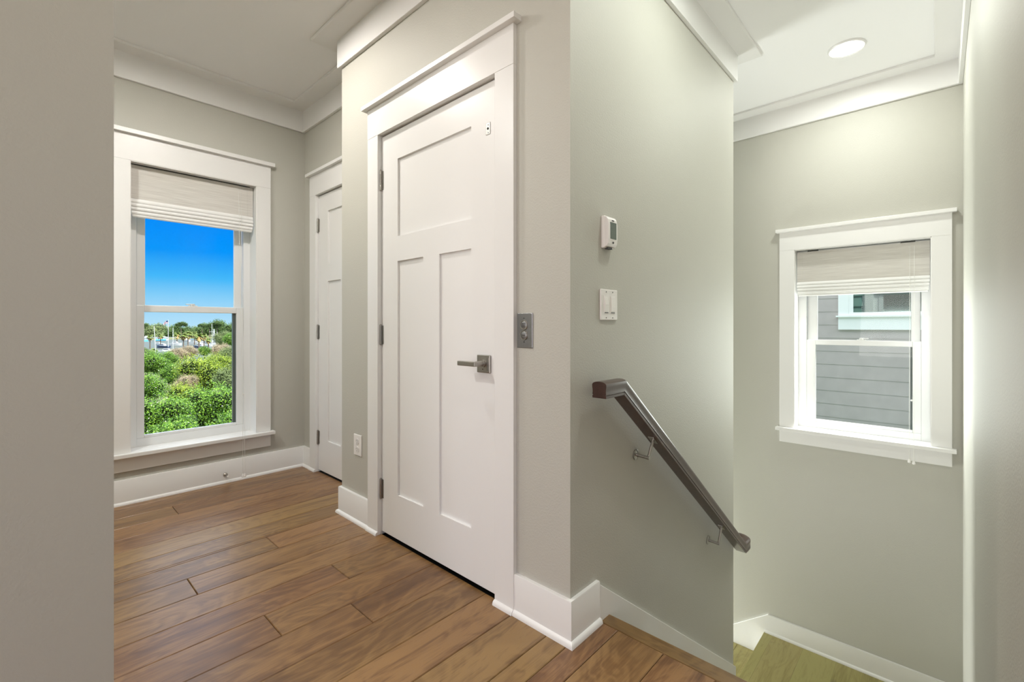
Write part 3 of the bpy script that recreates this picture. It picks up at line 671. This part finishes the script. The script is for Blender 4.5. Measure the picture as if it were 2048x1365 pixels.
# ------------------------------------------------------------------ downlights
def downlight(x, y, label, power, col, r=0.094):
    z = ZC
    root = empty('downlight', (x, y, z), label, 'ceiling light', 'round recessed ceiling lights')
    n = 40; vs = []; fs = []
    pf_ = [(r, z), (r, z-0.006), (r-0.006, z-0.011), (r*0.80, z-0.009), (r*0.80, z-0.003)]
    for k in range(n):
        a = 2*pi*k/n
        for (q, zz) in pf_: vs.append((x+q*math.cos(a), y+q*math.sin(a), zz))
    K = len(pf_)
    for k in range(n):
        for j in range(K-1): fs.append((k*K+j, ((k+1) % n)*K+j, ((k+1) % n)*K+j+1, k*K+j+1))
    MB().add(vs, fs).build('trim_ring', M['trim'], root, smooth=True)
    MB().tube([(x, y, z-0.0005), (x, y, z-0.004)], r*0.80, 40).build('lens', M['lens'], root)
    l = light('lamp', 'AREA', (x, y, z-0.006), power, col, r*1.5)
    l.parent = root; l.matrix_parent_inverse = Matrix.Translation(-root.location)
    return root
downlight(3.375, 0.405, 'lit round white downlight in the ceiling over the stairs', 11, (0.97, 1.0, 0.93))
downlight(0.69, 2.43, 'round white downlight in the hall ceiling before the tall window', 17, (1.0, 0.935, 0.875))
downlight(-0.55, 2.43, 'unseen downlight added in the hall ceiling to brighten the tall window wall', 30, (0.98, 1.0, 0.95))  # made-up lamp that lifts the window wall and hall floor
downlight(0.42, 0.22, 'unseen warm downlight added in the ceiling at the head of the stairs', 4, (1.0, 0.88, 0.82))  # made-up warm lamp filling the walls near the camera
downlight(1.85, 0.36, 'unseen downlight added over the upper steps to brighten the handrail wall', 11, (0.95, 1.0, 0.92))  # made-up lamp above the frame, lights the handrail wall
downlight(-2.0, -1.0, 'unseen downlight added in the ceiling of the room behind', 14, (1.0, 0.93, 0.86))  # made-up lamp, part of the fill from behind the camera


# ================================================================== OUTSIDE
random.seed(21)
def at(px, py, t):
    """world point at pixel direction (px, py) of the photograph and forward distance t"""
    u = (px-1024)/919.02; v = -(py-652)/919.02
    return Vector(((math.cos(HEAD)+u*math.sin(HEAD))*t, (math.sin(HEAD)-u*math.cos(HEAD))*t, CAMH+v*t))
GZ = -9.0
# ---- the neighbour's house beyond the stair window
XN_ = 6.9
nh = empty('neighbour_house', (XN_, 0.5, GZ), 'blue grey clapboard house next door with a white trimmed window', 'house')
lap = 0.164; z0_ = 0.600-lap*26
bs = MB()
for k in range(52):
    z = z0_+k*lap
    bs.prism([(XN_, z), (XN_+0.03, z), (XN_+0.03, z+lap), (XN_+0.004, z+lap)], 'y', -2.6, 4.6)
bs.build('clapboard_siding', M['siding_grey'], nh)
MB().box(XN_+0.03, XN_+5.5, -2.6, 4.6, GZ, z0_+52*lap).build('wall', M['siding_grey'], nh)
MB().prism([(XN_-0.35, z0_+52*lap), (XN_+5.9, z0_+52*lap), (XN_+2.8, z0_+52*lap+1.6)], 'y', -2.9, 4.9).build('roof', M['steel'], nh)
nw = MB()
nw.box(XN_-0.025, XN_+0.03, -0.42, 0.909, 1.033, 1.185).box(XN_-0.05, XN_+0.03, -0.44, 0.93, 1.185, 1.205)
nw.box(XN_-0.025, XN_+0.03, 0.806, 0.909, 1.205, 2.4).box(XN_-0.025, XN_+0.03, -0.42, -0.317, 1.205, 2.4).box(XN_-0.025, XN_+0.03, -0.42, 0.909, 2.4, 2.55)
nwo = nw.build('window_trim', M['ext_white'], nh)
MB().box(XN_-0.018, XN_+0.03, 0.76, 0.806, 1.242, 2.4).box(XN_-0.018, XN_+0.03, -0.317, 0.806, 1.205, 1.242).box(XN_-0.018, XN_+0.03, 0.19, 0.233, 1.242, 2.4).box(XN_-0.018, XN_+0.03, -0.317, -0.27, 1.242, 2.4).build('window_frame', M['ext_white'], nwo, bevel=0.002)
MB().box(XN_-0.008, XN_-0.002, -0.27, 0.76, 1.242, 2.4).build('pane', M['mirror'], nwo)
# ---- our own outside wall (seen in the neighbour's panes)
ex = MB(); XO = X2+0.155
for k in range(46):
    z = -5.0+k*0.178; zt_ = z+0.178
    def lp(a, b_): ex.prism([(XO, z), (XO+0.030, z), (XO+0.014, zt_), (XO, zt_)], 'y', a, b_)
    if zt_ > 0.20 and z < 1.74: lp(-3.6, -0.08); lp(0.91, 3.7)
    else: lp(-3.6, 3.7)
struct(ex.build('wall_exterior', M['siding_green']))
struct(MB().box(XO, XO+0.04, -0.08, W2[0], 0.20, 1.78).box(XO, XO+0.04, W2[1], 0.91, 0.20, 1.78).box(XO, XO+0.04, W2[0], W2[1], 1.65, 1.78).box(XO, XO+0.05, W2[0], W2[1], 0.20, 0.295).build('trim_2', M['ext_white']))

# ---- ground, water
M['grass'] = simple('scrub_ground', (0.16, 0.17, 0.07), 0.9, noise=0.4, nscale=0.4)
M['water'] = simple('marina_water', (0.07, 0.085, 0.06), 0.5, bump=0.3, bscale=2)
M['sand'] = simple('pale_shell_drive', (0.52, 0.46, 0.37), 0.9, noise=0.2, nscale=0.5)
struct(MB().box(-400, 700, -60, 150, GZ-1, GZ-0.05).build('ground', M['grass']))
struct(MB().box(-400, 900, 150, 420, GZ-1, GZ-0.15).build('water', M['water']))
struct(MB().box(-400, 1100, 420, 900, GZ-1, GZ).build('ground_far', M['grass']))

# ---- foliage
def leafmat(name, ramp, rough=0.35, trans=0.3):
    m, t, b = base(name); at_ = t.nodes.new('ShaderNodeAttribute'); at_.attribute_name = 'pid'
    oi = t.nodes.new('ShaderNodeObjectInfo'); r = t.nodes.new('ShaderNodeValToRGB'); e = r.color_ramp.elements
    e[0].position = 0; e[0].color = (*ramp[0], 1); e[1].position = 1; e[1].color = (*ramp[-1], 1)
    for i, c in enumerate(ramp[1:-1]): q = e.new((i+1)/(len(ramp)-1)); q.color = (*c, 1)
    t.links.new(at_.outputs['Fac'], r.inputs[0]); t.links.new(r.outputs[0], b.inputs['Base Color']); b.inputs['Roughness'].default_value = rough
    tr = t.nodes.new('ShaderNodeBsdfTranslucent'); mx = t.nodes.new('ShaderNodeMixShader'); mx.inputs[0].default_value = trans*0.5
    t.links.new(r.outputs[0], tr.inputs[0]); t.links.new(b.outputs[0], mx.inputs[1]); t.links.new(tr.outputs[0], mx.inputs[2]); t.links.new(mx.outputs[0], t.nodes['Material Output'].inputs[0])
    return m
LM = {
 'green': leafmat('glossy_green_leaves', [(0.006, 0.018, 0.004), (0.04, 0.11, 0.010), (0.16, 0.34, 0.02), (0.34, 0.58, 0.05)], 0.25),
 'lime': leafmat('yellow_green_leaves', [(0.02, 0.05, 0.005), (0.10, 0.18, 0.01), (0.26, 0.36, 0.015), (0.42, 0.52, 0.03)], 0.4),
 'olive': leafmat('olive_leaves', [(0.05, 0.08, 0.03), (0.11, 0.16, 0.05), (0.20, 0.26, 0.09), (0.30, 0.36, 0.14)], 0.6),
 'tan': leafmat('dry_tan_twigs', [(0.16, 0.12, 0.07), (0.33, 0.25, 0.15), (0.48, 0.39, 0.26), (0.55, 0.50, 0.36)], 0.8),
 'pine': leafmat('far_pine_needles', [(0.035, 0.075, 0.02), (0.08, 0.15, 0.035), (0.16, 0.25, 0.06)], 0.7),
}
M['core_dark'] = simple('shaded_crown_core', (0.014, 0.022, 0.008), 1.0, spec=0.0)  # opaque crown cores painted dark as the shade between leaves
M['bark'] = simple('grey_brown_bark', (0.16, 0.12, 0.09), 0.9, noise=0.3, nscale=6, bump=0.6, bscale=12)
def crown_mesh(name, n, leaf, seed, sq=(1, 1, 0.85), lobes=12, rl=(0.28, 0.5)):
    """a crown of many leafy clumps: each clump is a small ragged ball of single leaves round a dark core"""
    rd = random.Random(seed); V = []; F = []; ids_ = []
    cl = []
    for q in range(lobes):
        d = Vector((rd.gauss(0, 1), rd.gauss(0, 1), rd.gauss(0.15, 0.9))).normalized(); rr_ = rd.uniform(*rl)
        c = d*rd.uniform(0.45, 1.0-rr_*0.6); cl.append((Vector((c.x*sq[0], c.y*sq[1], c.z*sq[2])), rr_))
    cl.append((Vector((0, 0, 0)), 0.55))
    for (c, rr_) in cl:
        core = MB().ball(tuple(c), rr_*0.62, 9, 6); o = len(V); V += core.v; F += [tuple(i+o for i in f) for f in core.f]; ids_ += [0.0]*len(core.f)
    tot = sum(r_*r_ for _, r_ in cl); ncore = len(F)
    for (cc, rr_) in cl:
        for _ in range(int(n*rr_*rr_/tot)):
            d = Vector((rd.gauss(0, 1), rd.gauss(0, 1), rd.gauss(0, 1))).normalized()
            c = cc+d*rr_*(0.50+0.68*rd.random()**0.8)*(1+0.22*math.sin(5*d.x+3*d.y+seed)*math.cos(4*d.z+seed))
            nrm = (d*0.6+Vector((rd.uniform(-1, 1), rd.uniform(-1, 1), rd.uniform(-0.2, 1.4)))).normalized()
            a = nrm.orthogonal().normalized(); a = (Matrix.Rotation(rd.uniform(0, 2*pi), 3, nrm) @ a); b_ = nrm.cross(a)
            L_ = leaf*rd.uniform(0.6, 1.3); w_ = L_*0.45; o = len(V)
            for p in (c-a*L_*0.5, c+b_*w_*0.5-nrm*0.1*L_, c+a*L_*0.5, c-b_*w_*0.5-nrm*0.1*L_): V.append(tuple(p))
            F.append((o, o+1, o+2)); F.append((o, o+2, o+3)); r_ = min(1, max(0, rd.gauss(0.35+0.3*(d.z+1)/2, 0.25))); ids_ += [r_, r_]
    me = bpy.data.meshes.new(name); me.from_pydata(V, [], F)
    a_ = me.attributes.new('pid', 'FLOAT', 'FACE'); a_.data.foreach_set('value', ids_); me.materials.append(None); me.materials.append(M['core_dark'])
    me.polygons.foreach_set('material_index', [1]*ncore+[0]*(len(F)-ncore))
    return me
CM = [crown_mesh('foliage', 22000, 0.068, 1), crown_mesh('foliage', 22000, 0.068, 2, lobes=15)]
CF = [crown_mesh('foliage', 4500, 0.13, 3, (1.15, 1.1, 0.8), 12), crown_mesh('foliage', 4500, 0.13, 4, (1.1, 1.1, 0.75), 10)]
CP = [crown_mesh('foliage', 4000, 0.12, 6, (1.2, 1.1, 0.75), 9, (0.35, 0.5))]*2
matmesh = {}
def tree(name, px, py, rpx, t, kind, label, cat='tree', group=None, meshes=None, zs=1.0):
    i = random.randrange(2); src = (meshes or CM)[i]; key = (src.name, kind)
    if key not in matmesh: q = src.copy(); q.materials[0] = LM[kind]; matmesh[key] = q
    me = matmesh[key]; c = at(px, py, t); r = rpx*t/919.02
    root = empty(name, (c.x, c.y, GZ), label, cat, group)
    f = bpy.data.objects.new('foliage', me); C.objects.link(f); f.parent = root
    f.location = (0, 0, c.z-GZ); f.scale = (r, r, r*zs); f.rotation_euler = (0, 0, random.uniform(0, 6.28))
    h = c.z-GZ
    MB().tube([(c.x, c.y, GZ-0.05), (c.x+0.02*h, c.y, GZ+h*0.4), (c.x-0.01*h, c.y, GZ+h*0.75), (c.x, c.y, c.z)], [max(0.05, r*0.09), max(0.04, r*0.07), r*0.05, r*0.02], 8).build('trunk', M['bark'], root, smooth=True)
    return root
G1 = 'leafy trees close below the tall window'
near = [(298, 780, 38, 24.5, 'green', 'glossy green tree crown at the left edge under the tan shrubs'),
 (408, 742, 52, 33, 'lime', 'round yellow green tree crown in the middle of the tall window view'),
 (322, 826, 60, 19, 'green', 'dense glossy green tree crown at lower left of the tall window'),
 (430, 806, 62, 23, 'green', 'dense glossy green tree crown at lower right of the tall window'),
 (474, 762, 40, 29, 'olive', 'dull green tree crown at the right edge of the tall window'),
 (296, 730, 32, 44, 'green', 'small green tree crown at the left edge just below the boats'),
 (366, 888, 62, 15.5, 'green', 'bright green tree crown cut by the bottom rail of the tall window'),
 (272, 900, 40, 16.5, 'green', 'green tree crown in the bottom left corner of the tall window'),
 (466, 874, 58, 18.5, 'green', 'green tree crown in the bottom right corner of the tall window'),
 (336, 722, 22, 52, 'green', 'small green treetop in front of the white boat hulls'),
 (376, 790, 40, 28, 'lime', 'yellow green treetop between the two dense green crowns'),
 (346, 752, 28, 43, 'green', 'green treetop left of the round yellow green crown'),
 (440, 728, 34, 46, 'lime', 'bright lime treetop to the right of the round yellow green crown'),
 (368, 764, 22, 30, 'tan', 'small brown dry shrub between the green crowns'),
 (356, 714, 20, 60, 'tan', 'tan leafless shrub beside the white boats'),
 (378, 706, 17, 68, 'tan', 'pale tan bush below the cluster of palms'),
 (446, 700, 20, 76, 'tan', 'tan and olive dry bush at the right behind the crowns'),
 (464, 716, 26, 58, 'olive', 'grey olive bush at the right edge of the window view'),
 (450, 680, 20, 120, 'olive', 'pale olive thicket right of the boat with the tall tower'),
 (468, 682, 20, 104, 'green', 'green thicket at the right edge under the pines'),
 (290, 708, 14, 75, 'olive', 'low olive bush at the left edge beside the pontoon'),
 (410, 704, 13, 85, 'green', 'low green bush in front of the right hand boats')]
for (px, py, r, t, k, lb) in near: tree('leafy_tree' if r > 27 else 'shrub', px, py, r, t, k, lb, 'tree' if r > 27 else 'shrub', G1 if r > 27 else 'shrubs between the trees and the marina')
far = [(290, 664, 21, 'olive'), (312, 664, 20, 'olive'), (333, 664, 20, 'olive'), (352, 665, 20, 'pine'), (372, 667, 19, 'pine'), (392, 668, 19, 'olive'), (410, 661, 19, 'pine'), (428, 656, 20, 'pine'), (446, 657, 20, 'pine'), (466, 661, 20, 'pine'), (318, 680, 18, 'olive'), (378, 682, 18, 'olive')]
FL = ['at the left edge', 'behind the left mast', 'under the flag', 'right of the flagpole', 'under the round pine', 'right of the round pine', 'left of the tower boat', 'right above the tower boat', 'highest right of the tower boat', 'at the right edge', 'behind the blue awning', 'behind the palms']
for n_i, ((px, py, r, k), lb) in enumerate(zip(far, FL)): tree('far_tree', px, py, r, (400, 424, 448)[n_i % 3] if n_i < 10 else 372, k, 'dark green tree on the horizon line '+lb, 'tree', 'trees along the far shore', CF, 1.0)
for px, py, r, t, lb in ((362, 650, 10, 380, 'round pine crown standing above the horizon line right of the flag'), (404, 652, 7, 384, 'small round pine left of the boat tower'), (287, 652, 8, 380, 'small pine cut by the left edge of the pane'), (419, 652, 8, 370, 'round pine right behind the boat tower'), (434, 650, 10, 350, 'broad pine on the right of the horizon line')):
    tree('pine_tree', px, py, r, t, 'pine', lb, 'tree', 'pines above the far shore', CP, 0.8)

# palms
M['frond'] = simple('palm_fronds', (0.14, 0.19, 0.03), 0.5, noise=0.35, nscale=1.5)
M['dryfrond'] = simple('dry_palm_fronds', (0.42, 0.30, 0.10), 0.7, noise=0.3, nscale=1.5)
def palm_meshes():
    rd = random.Random(5); out = []
    for dry in (0, 1):
        mb_ = MB(); nf = 26 if not dry else 16
        for i in range(nf):
            a = rd.uniform(0, 2*pi); el = rd.uniform(-0.2, 1.2) if not dry else rd.uniform(-1.1, -0.3)
            L_ = rd.uniform(0.85, 1.1)*(1 if not dry else 0.75); pts = []
            for k in range(6):
                u = k/5; rr_ = L_*u*math.cos(el)*0.9; z = L_*u*math.sin(el)-0.55*u*u*L_
                pts.append(Vector((rr_*math.cos(a), rr_*math.sin(a), z)))
            sd = Vector((-math.sin(a), math.cos(a), 0)); o = []
            for k, p in enumerate(pts):
                w_ = (0.02, 0.12, 0.19, 0.20, 0.14, 0.02)[k]
                o += [p+sd*w_-Vector((0, 0, w_*0.6)), p, p-sd*w_-Vector((0, 0, w_*0.6))]
            mb_.add(o, [f for k in range(5) for f in ((k*3, k*3+1, k*3+4, k*3+3), (k*3+1, k*3+2, k*3+5, k*3+4))])
        me = bpy.data.meshes.new('fronds'); me.from_pydata(mb_.v, [], mb_.f); me.materials.append(M['dryfrond' if dry else 'frond']); out.append(me)
    return out
PM = palm_meshes()
def palm(px, py, rpx, t, label):
    c = at(px, py, t); r = rpx*t/919.02; root = empty('palm_tree', (c.x, c.y, GZ), label, 'palm tree', 'palms along the marina')
    for me, nm in zip(PM, ('fronds', 'dry_fronds')):
        f = bpy.data.objects.new(nm, me); C.objects.link(f); f.parent = root; f.location = (0, 0, c.z-GZ); f.scale = (r, r, r); f.rotation_euler = (0, 0, random.uniform(0, 6))
    MB().tube([(c.x, c.y, GZ-0.05), (c.x, c.y, (GZ+c.z)/2), (c.x, c.y, c.z)], [0.26, 0.2, 0.17], 8).build('trunk', M['bark'], root, smooth=True)
for a in ((300, 673, 9, 205, 'palm at the left edge in front of the white building'), (321, 671, 9, 215, 'palm in front of the building with the blue awning'),
          (354, 668, 10, 240, 'dark palm just right of the flagpole'), (367, 670, 11, 210, 'golden palm left of the middle of the view'), (376, 667, 11, 222, 'palm in the middle cluster, right of the golden one'),
          (398, 672, 12, 190, 'palm with dark trunk before the right hand boats'), (408, 671, 11, 198, 'tall palm beside the boat with the tower'), (417, 679, 9, 186, 'low golden palm right of the two dark trunked palms'), (308, 700, 9, 160, 'small low palm in front of the pontoon at left'), (389, 667, 10, 245, 'distant palm behind the middle cluster')):
    palm(*a)

# boats
M['gel'] = simple('white_gelcoat', (0.62, 0.62, 0.62), 0.3)
M['navy'] = simple('dark_blue_hull', (0.05, 0.07, 0.13), 0.25)
M['blue'] = simple('bright_blue_canvas', (0.05, 0.35, 0.75), 0.6)
M['mastm'] = simple('pale_aluminium_mast', (0.75, 0.77, 0.76), 0.4)
M['tint'] = simple('tinted_boat_glass', (0.04, 0.05, 0.07), 0.1)
def boat(px, py, Lp, head, label, hull='gel', canvas=None, tower=0, cab=1.0):
    t = 919.02*(CAMH-GZ)/(py-652); c = at(px, py, t); Lm = Lp*t/919.02; wd = Lm*0.30; hh = Lm*0.16
    root = empty('boat', (0, 0, 0), label, 'boat', 'boats moored in the marina')
    st_ = []; n = 8; vs_ = []; fs_ = []
    for i in range(n+1):
        u = i/n; x_ = (u-0.5)*Lm; bw = wd/2*(1-max(0, (u-0.45)/0.55)**2.2) + 0.001; sh = hh*(1+0.35*u*u)
        vs_ += [(x_, bw, sh), (x_, bw*0.75, 0.0), (x_, 0, -0.15*hh), (x_, -bw*0.75, 0.0), (x_, -bw, sh)]
    for i in range(n):
        for j in range(4): fs_.append((i*5+j, i*5+j+1, (i+1)*5+j+1, (i+1)*5+j))
        fs_.append((i*5+4, i*5, (i+1)*5, (i+1)*5+4))
    fs_ += [(0, 1, 2, 3, 4), tuple(n*5+q for q in (0, 1, 2, 3, 4))]
    hl = MB().add(vs_, fs_).build('hull', M[hull], root)
    cb_ = MB().prism([(-0.18*Lm, hh), (0.22*Lm, hh*1.15), (0.10*Lm, hh*(1.15+0.75*cab)), (-0.14*Lm, hh*(1.15+0.75*cab))], 'y', -wd*0.32, wd*0.32).build('cabin', M['gel'], root, bevel=0.03)
    MB().prism([(-0.12*Lm, hh*(1.15+0.35*cab)), (0.165*Lm, hh*(1.15+0.35*cab)), (0.12*Lm, hh*(1.15+0.62*cab)), (-0.12*Lm, hh*(1.15+0.62*cab))], 'y', -wd*0.33, wd*0.33).build('windows', M['tint'], cb_)
    if canvas: MB().box(-0.42*Lm, -0.05*Lm, -wd*0.4, wd*0.4, hh*2.3, hh*2.45).build('canopy', M[canvas], root)
    if tower:
        mb_ = MB(); zz = hh*1.9
        for sx_ in (-1, 1):
            for sy_ in (-1, 1): mb_.tube([(sx_*0.09*Lm, sy_*wd*0.3, zz), (sx_*0.03*Lm, sy_*wd*0.12, zz+tower)], 0.09, 6)
        mb_.build('tower_legs', M['mastm'], root)['kind'] = 'stuff'
        MB().box(-0.1*Lm, 0.06*Lm, -wd*0.2, wd*0.2, zz+tower*0.55, zz+tower*0.60).build('tower_deck', M['gel'], root)
        MB().box(-0.06*Lm, 0.06*Lm, -wd*0.2, wd*0.2, zz+tower, zz+tower+0.3).build('tower_roof', M['gel'], root)
    root.location = (c.x, c.y, GZ-0.15); root.rotation_euler = (0, 0, head)
    for ch in root.children: ch.matrix_parent_inverse = Matrix.Identity(4)
    return c
HR = HEAD-pi/2
boat(333, 707, 34, HR+0.15, 'large white boat hull nearest to the tan shrub')
boat(326, 696, 28, HR+3.0, 'boat with a dark blue hull behind the largest white boat', 'navy')
boat(350, 691, 26, HR+0.1, 'white boat moored just right of the flagpole')
boat(304, 716, 22, HR+0.3, 'small white boat at the lower left of the marina', cab=0.5)
boat(318, 690, 20, HR+2.9, 'white boat with a low cabin under the blue awning', cab=0.6)
boat(393, 688, 26, HR+0.2, 'white boat behind the dark trunked palms', canvas='blue')
boat(401, 697, 30, HR+3.1, 'dark hulled boat in front of the palms at right', 'navy')
boat(414, 693, 22, HR+0.1, 'white boat at the right of the dark hulled one', canvas='navy')
boat(428, 690, 20, HR+0.4, 'white sport boat with a tall tower at right', tower=6.5)
boat(434, 682, 14, HR+0.1, 'small white boat behind the sport boat with the tower')
boat(370, 683, 20, HR+3.0, 'distant white boat behind the middle palms')
# masts of moored sailing boats
def mast(px, p0, p1, t, label, lean=0.0):
    a_, b_ = at(px, p0, t), at(px+lean, p1, t); root = empty('mast', tuple(a_), label, 'mast', 'masts above the marina')
    MB().tube([tuple(a_), tuple(b_)], 0.075, 8).build('pole', M['mastm'], root)
    m_ = a_.lerp(b_, 0.62); d_ = 1.1
    MB().tube([(m_.x-d_, m_.y+0.3, m_.z), (m_.x+d_, m_.y-0.3, m_.z)], 0.05, 6).build('spreader', M['mastm'], root)
mast(311.5, 711, 653, 150, 'leaning pale mast left of the blue awning', -3.4)
mast(346, 706, 656, 165, 'thin mast right of the flagpole')
mast(424.5, 690, 648, 215, 'tall thin mast beside the boat tower', -0.8)
mast(434, 692, 664, 200, 'short mast right of the boat tower')
# marina sheds
def shed(px, py, wp, hp, t, label):
    c = at(px, py, t); sw_ = wp*t/919.02; hh_ = hp*t/919.02; root = empty('marina_shed', (0, 0, 0), label, 'building', 'white sheds on the dock')
    MB().box(-sw_/2, sw_/2, 0, sw_*0.5, 0, hh_).build('wall', M['gel'], root)
    MB().prism([(-sw_*0.55, hh_), (sw_*0.55, hh_), (0, hh_*1.5)], 'y', -0.2, sw_*0.5).build('roof', M['gel'], root)
    MB().prism([(-1.4, hh_*0.25), (0.0, hh_*0.62), (0.0, hh_*0.25)], 'x', -sw_*0.42, sw_*0.42).build('awning', M['blue'], root)
    MB().box(-sw_/2, sw_/2, 0.2, sw_*0.5, -(c.z-GZ), 0).build('pier', M['grass'], root)
    root.location = (c.x, c.y, c.z); root.rotation_euler = (0, 0, HR+0.35)
    for ch in root.children: ch.matrix_parent_inverse = Matrix.Identity(4)
shed(291, 686, 15, 9, 300, 'white shed with a blue awning at the left edge of the pane')
shed(322, 683, 20, 7, 310, 'long white shed with a blue awning left of the flagpole')
# flagpole and flag
tp = 200
a_, b_ = at(336.5, 694, tp), at(336.5, 641, tp)
fp = MB().tube([tuple(a_), tuple(b_)], [0.11, 0.07], 8).ball(tuple(b_), 0.14).build('flagpole', M['mastm'])
tag(fp, 'white flagpole rising in the middle of the marina', 'flagpole')
M['fred'] = simple('flag_red', (0.55, 0.06, 0.08), 0.7); M['fwht'] = simple('flag_white', (0.85, 0.82, 0.82), 0.7); M['fblu'] = simple('flag_blue', (0.03, 0.05, 0.15), 0.7)
rt_ = Vector((math.sin(HEAD), -math.cos(HEAD), 0)); px1 = tp/919.02
nU, nV = 12, 13; vs_ = []; fs_ = []; mi_ = []
for i in range(nU+1):
    for j in range(nV+1):
        u = i/nU; v = j/nV
        p = Vector(b_) - rt_*(0.13+u*8.6*px1) + Vector((0, 0, -0.1-u*u*3.4*px1 - u*1.2*px1 - v*5.6*px1*(1-0.15*u)))
        p += Vector((math.cos(HEAD), math.sin(HEAD), 0))*0.25*math.sin(u*9+v)*u
        vs_.append(tuple(p))
for i in range(nU):
    for j in range(nV):
        fs_.append((i*(nV+1)+j, (i+1)*(nV+1)+j, (i+1)*(nV+1)+j+1, i*(nV+1)+j+1)); mi_.append(2 if (i < 5 and j < 7) else j % 2)
fm = MB().add(vs_, fs_); fm.m = mi_
fg = fm.build('flag', [M['fred'], M['fwht'], M['fblu']]); sm = fg.modifiers.new('thickness', 'SOLIDIFY'); sm.thickness = 0.01
tag(fg, 'small red, white and blue striped flag flying on the marina flagpole', 'flag')
